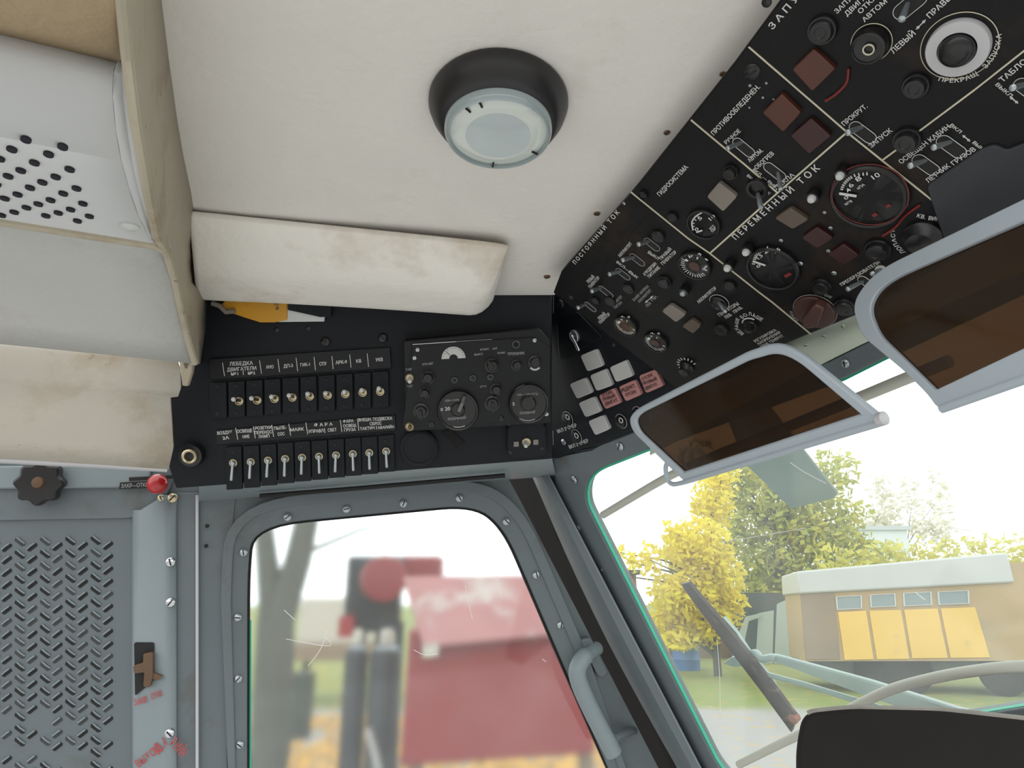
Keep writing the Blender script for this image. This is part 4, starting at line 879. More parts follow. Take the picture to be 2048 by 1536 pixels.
# indicator tiles
for q, mm in [([(1584, 140), (1627, 98), (1671, 138), (1624, 184)], 'amber'), ([(1524, 226), (1563, 188), (1602, 226), (1566, 265)], 'amber'), ([(1580, 272), (1621, 237), (1662, 273), (1618, 309)], 'redt'), ([(1413, 394), (1438, 365), (1474, 394), (1446, 424)], 'gtile'),
              ([(1549, 437), (1580, 416), (1617, 440), (1585, 459)], 'btile'), ([(1602, 476), (1633, 454), (1667, 477), (1634, 498)], 'redt'), ([(1655, 510), (1686, 488), (1718, 511), (1686, 531)], 'redt'), ([(1323, 622.5), (1340.6, 609), (1372, 630), (1352, 645.5)], 'gtile'), ([(1363, 653), (1382.6, 638.6), (1402, 652), (1386, 668)], 'btile')]:
    tile(oc, OVER, q, mm, .005, 'indicator_tile', 5)
# red paint drips and wire seals
for pts in [[(1697, 137), (1693, 165), (1672, 188), (1651, 202)], [(1765, 472), (1790, 455), (1812, 430), (1840, 410)]]:
    m = MB(); m.tube(outl(OVER, [tuple(q) for q in smooth_px(pts, 6)], .0015), .0012, 6); m.build('red_seal_wire', M['redp'], oc)
# pegs
for p, r in [((1681, 344), 9), ((1624.6, 390), 9), ((1493, 498), 8), ((1455.7, 530), 8), ((1367, 580.5), 7)]:
    k = OVER.mpp(*p); o = OVER.at(p[0]+6, p[1]-5); m = MB(); m.lathe(o, OVER.n, [(r*1.45*k, -.001), (r*1.45*k, .006), (r*1.3*k, .009), (r*.9*k, .009)], 20); t = m.build('lamp_collar', M['bake'], oc)
    m = MB(); m.lathe(o, OVER.n, [(r*.92*k, .005), (r*.92*k, .011), (r*.7*k, .013), (0, .0135)], 20); m.build('lamp_cap', M['peg' if p[0] > 1400 else 'lever'], t)
# gauges
def gauge(p, r, m_, bez='bake', hub=None, hgt=.012, rim=None, name='gauge'):
    o = OVER.at(*p); k = OVER.mpp(*p)*r; mb = MB()
    mb.lathe(o, OVER.n, [(k*1.12, -.001), (k*1.12, hgt*.7), (k*1.06, hgt), (k*.98, hgt*.95), (k*.97, hgt*.6)], 44); g = mb.build(name, M[bez], oc)
    mb = MB(); mb.lathe(o, OVER.n, [(k*.975, hgt*.6), (0, hgt*.6)], 40); mb.build('dial_face', M[m_], g)
    if hub: mb = MB(); mb.lathe(o, OVER.n, [(k*hub, hgt*.58), (k*hub, hgt*.75), (0, hgt*.8)], 24); mb.build('hub', M['amb2'], g)
    return g, OVER.off(hgt*.6 + .0004)
def ticks(g, gp, c, pts, w=2.2):
    m = MB()
    for a, b in pts: line_into(m, gp, [a, b], w, .0004)
    m.build('scale_marks', M['paint'], g)
c = (1738, 391); g, gp = gauge(c, 66, 'dial', hgt=.006)
m = MB(); ringtube(m, OVER.off(.0058), c, 71, 2.0, .0003, 56); m.build('red_rim', M['redp'], g)
tk = []
for i, (x, y) in enumerate([(190, 1040), (205, 995), (212, 972), (222, 950), (236, 928), (250, 910), (266, 893), (284, 877), (305, 864), (340, 845), (385, 835), (430, 830), (470, 826)]):
    x2, y2 = x + (490-x)*.09, y + (1060-y)*.13; tk.append((z3(x, y), z3(x2, y2)))
ticks(g, gp, c, tk, 2.4)
lettering(g, gp, [('0', z3(260, 1105), z3(292, 1080), 7), ('4', z3(285, 1035), z3(315, 1000), 8), ('6', z3(310, 985), z3(345, 955), 9), ('8', z3(380, 925), z3(425, 890), 10), ('10', z3(540, 900), z3(610, 860), 10), ('кПА', z3(385, 1000), z3(455, 955), 5.5), ('МЭВ', z3(262, 1160), z3(328, 1120), 5)])
m = MB(); line_into(m, gp, [z3(195, 1042), z3(365, 1068)], 5, .002); m.build('needle', M['paint'], g)
m = MB()
for q in ((685, 1165), (548, 1255)): line_into(m, gp, [z3(q[0]-20, q[1]+12), z3(q[0]+20, q[1]-12)], 7, .0006)
m.build('red_marks', M['redp'], g)
c = (1546.5, 534); g, gp = gauge(c, 48, 'dial', hgt=.006)
tk = []
for x, y in [(425, 605), (435, 565), (440, 550), (447, 535), (456, 522), (467, 510), (480, 498), (495, 488), (515, 478), (550, 465)]: tk.append((z5(x, y), z5(x+(600-x)*.14, y+(630-y)*.14)))
ticks(g, gp, c, tk, 2.0)
lettering(g, gp, [('0', z5(475, 640), z5(500, 622), 6), ('1.5', z5(482, 570), z5(518, 540), 7), ('2', z5(533, 525), z5(562, 505), 8), ('2.5', z5(615, 520), z5(662, 492), 7)])
m = MB(); line_into(m, gp, [z5(430, 585), z5(535, 620)], 3.5, .002); m.build('needle', M['paint'], g)
m = MB(); line_into(m, gp, [z5(695, 712), z5(742, 685)], 7, .0006); m.build('red_marks', M['redp'], g)
c = (1409, 446); g, gp = gauge(c, 32, 'dial', hgt=.005)
m = MB(); m.tube(outl(gp, [tuple(q) for q in smooth_px([z4(1455, 230), z4(1390, 270), z4(1352, 330), z4(1362, 412)], 6)], .0006), .0009, 5); m.build('scale_arc', M['paint'], g)
ticks(g, gp, c, [(z4(1405, 262), z4(1418, 285)), (z4(1372, 300), z4(1395, 315)), (z4(1352, 340), z4(1375, 345)), (z4(1355, 375), z4(1375, 375))], 1.6)
lettering(g, gp, [('0', z4(1395, 425), z4(1425, 400), 6.5), ('5', z4(1430, 315), z4(1460, 288), 7), ('10', z4(1545, 315), z4(1595, 275), 8), ('КГС', z4(1545, 410), z4(1590, 370), 5), ('СМ²', z4(1560, 435), z4(1605, 395), 5)])
m = MB(); line_into(m, gp, [z4(1395, 435), z4(1455, 415)], 3, .002); m.build('needle', M['paint'], g)
for c, r, mm, nums in [((1391.5, 528), 31, 'dialg', True), ((1253.7, 649), 23.5, 'dialt', False), ((1313.5, 682), 23.5, 'dialg', False)]:
    g, gp = gauge(c, r, mm, hub=.36, hgt=.006, name='ammeter'); o = OVER.at(*c); k = OVER.mpp(*c)*r; tk = []
    u = (OVER.at(c[0]+10, c[1]-8.7) - o).normalized(); v = OVER.n.cross(u); m = MB()
    for i in range(15):
        a = math.radians(100 + 12*i); d = u*math.cos(a)+v*math.sin(a); m.box(o + d*k*.80 + OVER.n*.0041, d*k*(.13 if i % 3 else .17), OVER.n.cross(d)*k*.022, OVER.n*.0003)
    for a in (20, 60, 300): d = u*math.cos(math.radians(a))+v*math.sin(math.radians(a)); m.box(o + d*k*.78 + OVER.n*.0041, d*k*.09, OVER.n.cross(d)*k*.05, OVER.n*.0003)
    m.build('scale_marks', M['paint'], g)
    if nums: lettering(g, gp, [('1', z4(1300, 735), z4(1315, 720), 6), ('2', z4(1340, 690), z4(1368, 663), 8), ('3', z4(1430, 680), z4(1452, 660), 6.5), ('4', z4(1495, 740), z4(1520, 715), 7), ('AMP', z4(1465, 825), z4(1518, 785), 5)])
    else: lettering(g, gp, [('1', (c[0]-16, c[1]-1), (c[0]-12, c[1]-5), 5), ('2', (c[0]-10, c[1]-10), (c[0]-4, c[1]-14.5), 6), ('3', (c[0]+3, c[1]-12), (c[0]+7, c[1]-15), 4)])
# rotary selectors
c = (1629.5, 622); k = OVER.mpp(*c); o = OVER.at(*c); m = MB(); m.lathe(o, OVER.n, [(41*k, -.001), (41*k, .003), (39*k, .004), (0, .004)], 40); rk = m.build('rotary_selector', M['amb2'], oc)
m = MB(); ringtube(m, OVER.off(.003), c, 42, 1.2, .0006, 48); m.build('white_ring', M['paintd'], rk)
a = OVER.at(*z5(1010, 895), .004); b = OVER.at(*z5(890, 1085), .004); d = (b-a).normalized(); n = OVER.n; sd = n.cross(d); L_ = (b-a).length/2; cc = (a+b)/2
m = MB(); m.slab([cc - d*L_ + sd*9*k + n*.012, cc - d*L_ - sd*9*k + n*.012, cc + d*L_*.3 - sd*16*k + n*.016, cc + d*L_ - sd*5*k + n*.010, cc + d*L_ + sd*5*k + n*.010, cc + d*L_*.3 + sd*16*k + n*.016], n, .012); m.build('handle', M['amb2'], rk, bevel=.002)
lettering(rk, OVER, [('ВКЛЮЧЕНИЕ', [(1630, 588), (1645, 591), (1662, 598)], 5.5), ('ИЗМЕР', [(1579, 622), (1583, 634), (1592, 644)], 5.5)], 'paintd')
c = (1502.5, 650); k = OVER.mpp(*c); m = MB(); m.lathe(OVER.at(*c), OVER.n, [(14*k, -.001), (14*k, .002), (12*k, .004), (9*k, .004), (8*k, .010), (0, .011)], 26); rk = m.build('rotary_knob', M['bake'], oc)
m = MB(); o = OVER.at(*c, .001); u = (OVER.at(c[0]+10, c[1]) - OVER.at(*c)).normalized(); v = OVER.n.cross(u); kk = 18*k
m.tube([o + (u*math.cos(a)+v*math.sin(a))*kk for a in [.9+1.9*i/12 for i in range(13)]], .0009, 5); m.build('arrow_arc', M['paint'], rk)
c = (1375, 732); k = OVER.mpp(*c); m = MB(); m.lathe(OVER.at(*c), OVER.n, [(15*k, -.001), (15*k, .004), (12*k, .006), (10*k, .014), (0, .015)], 26); rk = m.build('rotary_knob', M['bake'], oc)
m = MB(); o = OVER.at(*c, .0005); u = (OVER.at(c[0]+10, c[1]) - OVER.at(*c)).normalized(); v = OVER.n.cross(u)
for i in range(9):
    a = .3 + i*.38; d = u*math.cos(a)+v*math.sin(a); m.box(o + d*20*k, d*3*k, OVER.n.cross(d)*1.2*k, OVER.n*.0003)
m.build('scale_marks', M['paint'], rk)
c = (1846, 470); k = OVER.mpp(*c); m = MB(); m.lathe(OVER.at(*c), OVER.n, [(36*k, -.001), (36*k, .004), (32*k, .006), (24*k, .014), (0, .016)], 34); rk = m.build('rotary_selector', M['bake'], oc)
m = MB(); line_into(m, OVER, [z5(1790, 265), z5(1780, 435)], 2.6, .0012); m.build('white_mark', M['line'], rk)
# battery selector lamp ring
c = z4(1630, 1152); m = MB(); k = OVER.mpp(*c); m.lathe(OVER.at(*c), OVER.n, [(18*k, -.001), (18*k, .003), (15*k, .004), (13*k, .002), (0, .002)], 30); bs = m.build('selector_switch', M['bake'], oc)
m = MB(); ringtube(m, OVER, c, 20, 1.2, .0007, 40); m.build('white_ring', M['paint'], bs)
m = MB(); o = OVER.at(*c, .002); T = OVER.at(*z4(1692, 1240), .016); m.tube([o, o.lerp(T, .9), T], [4*k, 5*k, 4*k], 12); m.ball(T, 4.5*k, 10, 7); m.build('lever', M['lever'], bs)
# raised inset plates
m = MB(); m.slab(outl(OVER, rnd([(1852, 372), (1962, 299), (1990, 290), (2012, 302), (2200, 230), (2200, 360), (1900, 520)], [10, 10, 12, 8, 0, 0, 10], 4), .003), OVER.n, .004); m.build('cover_plate', mat('cover_plate_grey', (.022, .025, .029), .55, var=.2, vscale=20), oc, bevel=.001)
m = MB(); m.slab(outl(OVER, rnd([z4(880, 250), z4(960, 245), z4(1180, 430), z4(1210, 600), z4(860, 1000), z4(420, 1380), z4(130, 1200)], 12, 4), .0003), OVER.n, .0013); m.build('sub_plate', M['black2'], oc, bevel=.0006)
for p, r in [((1504.5, 144), 18), ((1288, 389), 9), ((1141, 595), 6), ((1533, 5), 10)]: screw(oc, OVER, p, r, 'bake')
for p, r in [((1500, 171), 3), ((1533, 166), 2.5), ((1526, 195), 2.5), ((1499, 215), 2), ((1547, 198), 2), ((1649, 425), 3.5), ((1661, 456), 4), ((1562, 481), 4), ((1601, 527), 5), ((1668, 546), 5), ((1657, 502), 4), ((1248, 407), 3.5)]: screw(oc, OVER, p, r, 'lever', name='screw')

# ------------------------------------------------------------------ tinted sun visors
def V6(zx, zy): return (1240+zx/2.535, 660+zy/2.535)
def visor(pl, outer, inner, label, bar, rod=None):
    r = empty('sun_visor', pl.at(*outer[0]), label, 'sun visor', 'sun visors')
    o = outl(pl, outer, .004); i = outl(pl, inner, .004)
    m = MB(); n = min(len(o), len(i)); m.ringslab(o, i, pl.n, .008); m.build('frame', M['vframe'], r, bevel=.0025)
    m = MB(); m.slab(outl(pl, inflate(inner, 1.5, sum(p[0] for p in inner)/len(inner), sum(p[1] for p in inner)/len(inner)), 0), pl.n, .003); m.build('tinted_panel', M['visor'], r)
    m = MB(); a, b = bar; m.tube([pl.at(*a, .003), pl.at(*b, .003)], .0036, 14); m.build('hinge_bar', M['vframe'], r)
    return r
def resample(pts, n):
    V = [Vector(p) for p in pts]; V.append(V[0]); L = [0]
    for i in range(1, len(V)): L.append(L[-1]+(V[i]-V[i-1]).length)
    out = []; j = 1
    for i in range(n):
        t = L[-1]*i/n
        while L[j] < t: j += 1
        out.append(V[j-1].lerp(V[j], (t-L[j-1])/max(L[j]-L[j-1], 1e-9)))
    return out
VP1 = Plane(P(1300, 830, .92), P(1600, 720, .685), P(1370, 960, .90))
outA = rnd([V6(45, 420), V6(640, 112), V6(830, 50), V6(1345, 470), V6(330, 776), V6(50, 505)], [34, 10, 70, 4, 4, 22], 8)
inA = rnd([V6(76, 438), V6(650, 157), V6(835, 105), V6(1216, 428), V6(318, 722), V6(90, 510)], [26, 10, 62, 2, 2, 16], 8)
va = visor(VP1, outA, inA, 'left tinted brown sun visor with pale grey frame below the overhead console', (V6(331, 769), V6(1335, 466)))
m = MB(); m.tube(outl(VP1, [tuple(q) for q in smooth_px([V6(242, 668), V6(232, 700), V6(240, 755), V6(270, 782), V6(340, 768)], 6)], 0), .0032, 10); m.build('wire_loop', M['vframe'], va)
m = MB(); q = VP1.at(*V6(1322, 452), .004); ax = (VP1.at(*V6(1322, 452)) - VP1.at(*V6(1000, 550))).normalized(); m.lathe(q - ax*.002, ax, [(.0065, 0), (.0065, .006), (.005, .007), (0, .007)], 18); m.build('end_cap', M['alu'], va)
VP2 = Plane(P(1740, 560, .655), P(2048, 390, .50), P(1870, 815, .555))
outB = rnd([z5(1235, 940), z5(1420, 668), (2300, 275), (2500, 600), V6(1632, 405), V6(1598, 385), V6(1560, 330), V6(1440, 210), V6(1225, 30)], [30, 60, 0, 0, 3, 8, 20, 20, 20], 8)
inB = rnd([z5(1370, 960), z5(1500, 760), (2300, 330), (2450, 505), V6(1604, 300), V6(1590, 298), V6(1560, 270), V6(1440, 150), V6(1310, 25)], [26, 55, 0, 0, 2, 2, 10, 20, 20], 8)
vb = visor(VP2, outB, inB, 'right tinted brown sun visor with pale grey frame cut off by the picture edge', (V6(1632, 400), (2500, 598)))

# ------------------------------------------------------------------ hoses across the windscreen
WT = WIND.off(.035)
def hose(pts, r, label, n=8):
    m = MB(); m.tube(outl(WT, [tuple(q) for q in smooth_px(pts, n)]), r, 12); o = m.build('windscreen_hose', M['tube']); tag(o, label, 'hose'); return o
hose([(1206, 1030), (1330, 957), (1420, 915), (1560, 860), (1700, 803), (1812, 757), (1900, 722)], .0065, 'straight grey hose behind the left sun visor across the top of the windscreen')
hose([(1478, 1529), (1560, 1488), (1640, 1450), (1720, 1408), (1780, 1380), (1850, 1360), (1940, 1343), (2060, 1332), (2300, 1330)], .0062, 'curved grey hose low on the windscreen, passing behind the dark hood')

# ------------------------------------------------------------------ wiper outside the glass
WO = WIND.off(-.03)
wr = empty('windscreen_wiper', WO.at(1560, 1440), 'rusty black wiper blade with a pale arm outside the windscreen', 'wiper')
def q7(zx, zy): return (1160+zx/2.239, 850+zy/2.239)
m = MB(); m.slab(outl(WO, [q7(452, 715), q7(485, 706), q7(515, 745), q7(700, 960), q7(850, 1150), q7(968, 1310), q7(945, 1378), q7(800, 1180), q7(650, 985), q7(500, 785)]), WO.n, .008); m.build('blade', M['wiper'], wr, bevel=.001)
m = MB(); m.slab(outl(WO, [q7(640, 862), q7(700, 930), q7(760, 1020), q7(850, 1130), q7(945, 1300), q7(935, 1306), q7(835, 1150), q7(745, 1045), q7(690, 960), q7(632, 875)], -.009), WO.n, .006); m.build('blade_spine', M['warm'], wr)
m = MB(); m.tube(outl(WO, [tuple(q) for q in smooth_px([q7(765, 1025), q7(790, 1022), q7(815, 1048), q7(860, 1040), q7(880, 1045)], 5)], -.012), .006, 10); m.build('hook', M['warm'], wr)
m = MB(); m.slab(outl(WO, [q7(862, 1032), q7(885, 1036), q7(1300, 1150), q7(1680, 1270), q7(1900, 1330), q7(1900, 1395), q7(1430, 1268), q7(1250, 1205), q7(870, 1062)], -.010), WO.n, .008); m.build('arm', M['warm'], wr, bevel=.0025)
m = MB(); m.tube(outl(WO, [q7(830, 1115), q7(1000, 1160), q7(1350, 1268), q7(1600, 1340)], -.008), .0042, 10); m.build('link_rod', M['warm'], wr)
m = MB(); o = WO.at(*q7(640, 1068), -.012); m.slab(outl(WO, [q7(640, 1068), q7(680, 1040), q7(740, 1035), q7(790, 1060), q7(780, 1078), q7(690, 1082)], -.012), WO.n, .006); m.build('clip', M['warm'], wr)
m = MB(); m.lathe(WO.at(*q7(953, 1318), .002), WO.n, [(.008, -.01), (.008, .001), (.005, .003), (0, .003)], 16); m.build('blade_end', M['shed'], wr)

# ------------------------------------------------------------------ grab handle on the window frame
HP = LEFT.off(.05)
gh = empty('grab_handle', LEFT.at(1210, 1480), 'grey painted loop grab handle on the side window frame beside the post', 'handle')
def q8(zx, zy): return (900+zx/2.342, 880+zy/2.342)
path = [LEFT.at(*q8(690, 975), .012)] + [HP.at(*q8(*p), e) for p, e in [((655, 998), -.02), ((618, 1030), -.004), ((597, 1080), 0), ((607, 1140), 0), ((650, 1240), 0), ((705, 1350), 0), ((768, 1468), 0)]]
path = smooth_px(path, 4); m = MB(); n = len(path); m.tube(path, [.013 if i < 6 else .0165 for i in range(n)], 14); m.build('grip', M['greyl'], gh)
m = MB(); m.tube([HP.at(*q8(770, 1398), 0), HP.at(*q8(812, 1380), -.02), LEFT.at(*q8(860, 1362), .0)], .0085, 12); m.build('pin', M['lever'], gh)
m = MB(); m.slab(outl(LEFT, rnd([q8(612, 935), q8(660, 925), q8(740, 1090), q8(715, 1115), q8(690, 1100)], 6, 3), .022), LEFT.n, .018); m.build('bracket', M['grey'], gh, bevel=.003)

# ------------------------------------------------------------------ dark hood at the lower right
HD = .72
hd = empty('instrument_hood', P(1820, 1536, HD), 'dark hood with a worn pale top edge low in front of the windscreen', 'panel hood')
shape = rnd([(1598, 1900), (1590, 1500), (1604, 1424), (1700, 1414), (1880, 1418), (2060, 1438), (2420, 1490), (2420, 1900)], [0, 30, 30, 30, 30, 30, 0, 0], 6)
hn = -ray(1830, 1500).normalized(); HPL = Plane(P(1820, 1480, HD), P(1820, 1480, HD) + hn.orthogonal(), P(1820, 1480, HD) + hn.cross(hn.orthogonal()))
m = MB(); m.slab(outl(HPL, shape), HPL.n, .06); m.build('hood_shell', M['hood'], hd, bevel=.006, seg=3)
m = MB(); m.tube([HPL.at(p[0], p[1]+3, -.006) for p in shape[12:-2]], .004, 8); m.build('worn_edge', M['hoode'], hd)

# ------------------------------------------------------------------ the rest of the cabin shell (outside the frame): floor made pale to bounce light upward
m = MB(); m.abox(-1.9, 1.6, -1.3, 1.2, 1.0, 1.06); m.build('floor', M['floor'], kind='structure')

# ------------------------------------------------------------------ outside: ground
m = MB(); m.abox(-140, 140, -140, 140, -.1, 0); m.build('ground', M['ground'], kind='structure')

def leaves(center_list, n, size, seed):
    rg = random.Random(seed); m = MB(); vs = []; fs = []
    tot = sum(r[0]*r[1]*r[2] for _, r in center_list)
    for c, r in center_list:
        for _ in range(int(n*r[0]*r[1]*r[2]/tot)+1):
            d = Vector((rg.gauss(0, 1), rg.gauss(0, 1), rg.gauss(0, 1))).normalized()*(rg.random()**.45)
            p = c + Vector((d.x*r[0], d.y*r[1], d.z*r[2])); a = Vector((rg.gauss(0, 1), rg.gauss(0, 1), rg.gauss(0, 1))).normalized(); b = a.orthogonal().normalized()
            s_ = size*(.6+.8*rg.random()); k = len(vs); vs += [p-a*s_, p+b*s_*.55, p+a*s_, p-b*s_*.55]; fs.append((k, k+1, k+2, k+3))
    m.add(vs, fs); return m
def tree(px, Y, label, crown, n, size, lm, seed, group=None, trunk_r=.12, name='tree'):
    """crown: list of (px, py, radius px x, radius px y)"""
    g = at(px, 1300, Y); base = Vector((g.x, Y, 0)); r = empty(name, base, label, 'tree', group)
    rg = random.Random(seed); cl = []
    for (x, y, rx, ry) in crown:
        c = at(x, y, Y + rg.uniform(-.6, .6)); k = proj(c)[1]/F; cl.append((c, (rx*k, rx*k, ry*k)))
    top = max(c.z for c, _ in cl); m = MB()
    m.tube([base, base.lerp(Vector((base.x, Y, top)), .35), Vector((base.x+.1, Y, top*.75))], [trunk_r, trunk_r*.75, trunk_r*.3], 10)
    m.build('trunk', M['bark'], r)
    for c, rad in cl:
        z0 = min(max(.5, c.z-rad[2]-.6), top*.6); m = MB(); s0 = Vector((base.x, Y, z0)); m.tube([s0, s0.lerp(c, .5) + Vector((0, 0, .2)), c], [trunk_r*.4, trunk_r*.25, .012], 6); m.build('branch', M['bark'], r)
    leaves(cl, n, size, seed).build('foliage', M[lm], r); return r
tree(1432, 21.3, 'bright yellow autumn tree just right of the window post', [(1395, 1095, 70, 62), (1440, 1160, 52, 66), (1365, 1190, 70, 50), (1420, 1235, 64, 50), (1340, 1245, 46, 38), (1300, 1120, 26, 40), (1262, 1125, 18, 22), (1425, 1010, 46, 60), (1350, 1280, 44, 22), (1470, 1210, 26, 30), (1365, 1110, 40, 40), (1240, 1105, 14, 18), (1445, 950, 34, 40), (1235, 1150, 10, 12), (1400, 1275, 40, 22), (1340, 1060, 16, 30)], 5600, .12, 'yleaf', 3)
tree(1575, 30, 'tall green and yellow leafy tree behind the wiper and trailer', [(1540, 1010, 90, 80), (1480, 960, 80, 70), (1620, 1060, 100, 64), (1560, 1120, 120, 70), (1500, 1190, 80, 60), (1690, 1030, 60, 34), (1660, 940, 60, 44), (1470, 1060, 60, 70), (1580, 1190, 80, 50), (1400, 920, 50, 44), (1710, 1085, 46, 30), (1640, 985, 60, 40), (1740, 1110, 60, 34)], 7500, .18, 'gleaf', 5, trunk_r=.2)
tree(1765, 62, 'pale bare tree far behind the white building', [(1770, 1000, 34, 62), (1755, 1055, 42, 34)], 420, .34, 'pleaf', 8, 'distant pale trees')
tree(1850, 66, 'pale grey tree far off, right of the white building', [(1880, 995, 22, 66), (1825, 1000, 22, 56), (1860, 1060, 46, 28)], 480, .34, 'pleaf', 9, 'distant pale trees')
# hedge behind the trailer
r = empty('hedge', Vector((at(1880, 1100, 27).x, 27, 0)), 'yellow green hedge rising behind the grey trailer roof', 'hedge')
cl = []
for i in range(16):
    x = 1660 + i*44; c = at(x, 1092 - (x-1660)*.06, 27); h = c.z*.62; cl.append((Vector((c.x, 27, h)), (.8, .8, c.z-h+.2)))
leaves(cl, 6000, .16, 21).build('foliage', M['hleaf'], r)
m = MB()
for c, _ in cl[:1]: m.tube([Vector((c.x, 27, 0)), Vector((c.x, 27, 2))], .05, 6)
m.build('stem', M['bark'], r)
# far buildings
a = at(1692, 1052, 52); b = at(1812, 1052, 52); r = empty('white_building', Vector(((a.x+b.x)/2, 52, 0)), 'distant white building seen above the hedge', 'building')
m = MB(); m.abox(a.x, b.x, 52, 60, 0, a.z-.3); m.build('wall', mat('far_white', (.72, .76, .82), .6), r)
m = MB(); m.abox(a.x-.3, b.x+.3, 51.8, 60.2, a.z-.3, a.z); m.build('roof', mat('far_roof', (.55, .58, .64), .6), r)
# trailer
TRP = Plane(at(1597, 1250, 18), at(2048, 1250, 17), at(1597, 1150, 18))
tr_n = TRP.n
trl = empty('wagon_trailer', Vector((at(1830, 1300, 17.6).x, 17.6, 0)), 'yellow wagon trailer with a grey roof and four small windows', 'trailer')
def T7(pts, h=0): return outl(TRP, [q7(*p) for p in pts], h)
m = MB(); m.slab(T7([(980, 700), (2150, 600), (2180, 1056), (1010, 1058)]), tr_n, 2.2); m.build('body', M['torg'], trl)
m = MB(); m.slab(T7([(984, 740), (1135, 730), (1165, 1050), (1012, 1052)], .03), tr_n, .03); m.build('door', M['tbrn'], trl, bevel=.01)
m = MB(); m.slab(T7([(972, 655), (1915, 570), (1950, 705), (978, 757)], .10), tr_n, 2.4); m.build('roof', M['troof'], trl, bevel=.05)
for q in ([(1155, 838), (1282, 832), (1316, 1050), (1185, 1053)], [(1296, 832), (1438, 828), (1476, 1048), (1330, 1050)], [(1452, 828), (1602, 822), (1648, 1044), (1488, 1046)], [(1616, 822), (1770, 816), (1838, 1042), (1660, 1044)]):
    m = MB(); m.slab(T7(q, .03), tr_n, .03); m.build('side_board', M['tyel'], trl, bevel=.01)
for q in ([(1145, 768), (1262, 762), (1264, 822), (1150, 828)], [(1298, 760), (1412, 754), (1416, 812), (1302, 818)], [(1446, 752), (1574, 746), (1578, 806), (1450, 812)], [(1600, 746), (1742, 740), (1746, 800), (1606, 806)]):
    m = MB(); o_ = T7(q, .04); cx = sum((p for p in o_), Vector())/4; i_ = [p.lerp(cx, .10) for p in o_]; m.ringslab(o_, i_, tr_n, .05); f_ = m.build('window', M['troof'], trl)
    m = MB(); m.slab([p + tr_n*-.02 for p in i_], tr_n, .01); m.build('pane', M['pane'], f_)
m = MB(); m.slab(T7([(1040, 1058), (2180, 1056), (2180, 1120), (1060, 1122)], -.2), tr_n, 1.8); m.build('chassis', M['tdark'], trl)
for zx in (1330, 1480, 1900):
    c = TRP.at(*q7(zx, 1092), -.05); rr = min(.5, c.z); c.z = rr; m = MB(); m.lathe(c - tr_n*.25, tr_n, [(rr*.8, 0), (rr, .04), (rr, .2), (rr*.8, .25), (rr*.4, .22), (0, .22)], 26); m.build('wheel', M['rubber'], trl)
# leaning boards left of the trailer
BP = Plane(at(1500, 1250, 25), at(1600, 1250, 24.6), at(1500, 1150, 25))
for k_, (q, lb_) in enumerate([([(800, 842), (868, 830), (862, 1068), (786, 1068)], 'middle pale green board leaning left of the trailer'), ([(882, 802), (950, 770), (948, 1068), (870, 1068)], 'tallest pale green board leaning against the trailer end'), ([(700, 960), (742, 858), (812, 842), (806, 862), (756, 878), (716, 1068), (686, 1068)], 'bent grey frame leaning left of the two pale boards')]):
    m = MB(); m.slab(outl(BP, [q7(*p) for p in q], .05*k_), BP.n, .06); o = m.build('leaning_board', M['pale']); tag(o, lb_, 'board', 'boards by the trailer')
m = MB(); a = at(1478, 1210, 26); b = at(1600, 1190, 26); m.abox(a.x, b.x, 26, 28, 0, 2.3); o = m.build('dark_shed_wall', M['tdark']); tag(o, 'dark low shed behind the pale boards', 'shed')
# blue barrel, fence, red shed
c = at(1374, 1340, 23.0); c.z = 0; br = empty('blue_barrel', c, 'blue barrel on the grass under the yellow tree', 'barrel')
m = MB(); R_ = .41; m.lathe(c, Vector((0, 0, 1)), [(R_, 0), (R_, .28), (R_+.02, .31), (R_, .34), (R_, .62), (R_+.02, .65), (R_, .68), (R_, .98), (R_-.03, 1.0), (R_-.03, .97), (0, .97)], 30); m.build('body', M['blue'], br)
a = at(1316, 1300, 27); b = at(1462, 1300, 27); m = MB(); m.abox(a.x, b.x, 27, 27.12, 0, 1.5); o = m.build('fence', M['tbrn']); tag(o, 'low dark brown fence behind the blue barrel', 'fence')
a = at(1150, 1150, 24); b = at(1272, 1150, 24); rs = empty('red_shed', Vector(((a.x+b.x)/2, 24, 0)), 'red brown shed half hidden by the window post', 'shed')
m = MB(); m.abox(a.x, b.x, 24, 27, 0, at(1250, 1150, 24).z); m.build('wall', M['shed'], rs)
zt = at(1250, 1143, 24).z; m = MB(); m.abox(a.x-.2, b.x+.15, 23.8, 27.2, zt-.1, zt+.05); m.build('roof', M['tdark'], rs)
# rotor blade drooping into view
RB = Plane(at(1540, 905, 9.0), at(1625, 1000, 10.4), at(1490, 940, 8.6))
m = MB(); m.slab([at(1440, 800, 7.6), at(1520, 790, 7.9), at(1605, 898, 9.3), at(1676, 988, 10.4), at(1668, 997, 10.3), at(1582, 1018, 9.9), at(1490, 928, 8.6)], Vector((0, -.15, -1)).normalized(), .05); rbl = m.build('rotor_blade', M['blade'], bevel=.01); tag(rbl, 'drooping grey green rotor blade tip above the trees', 'rotor blade')

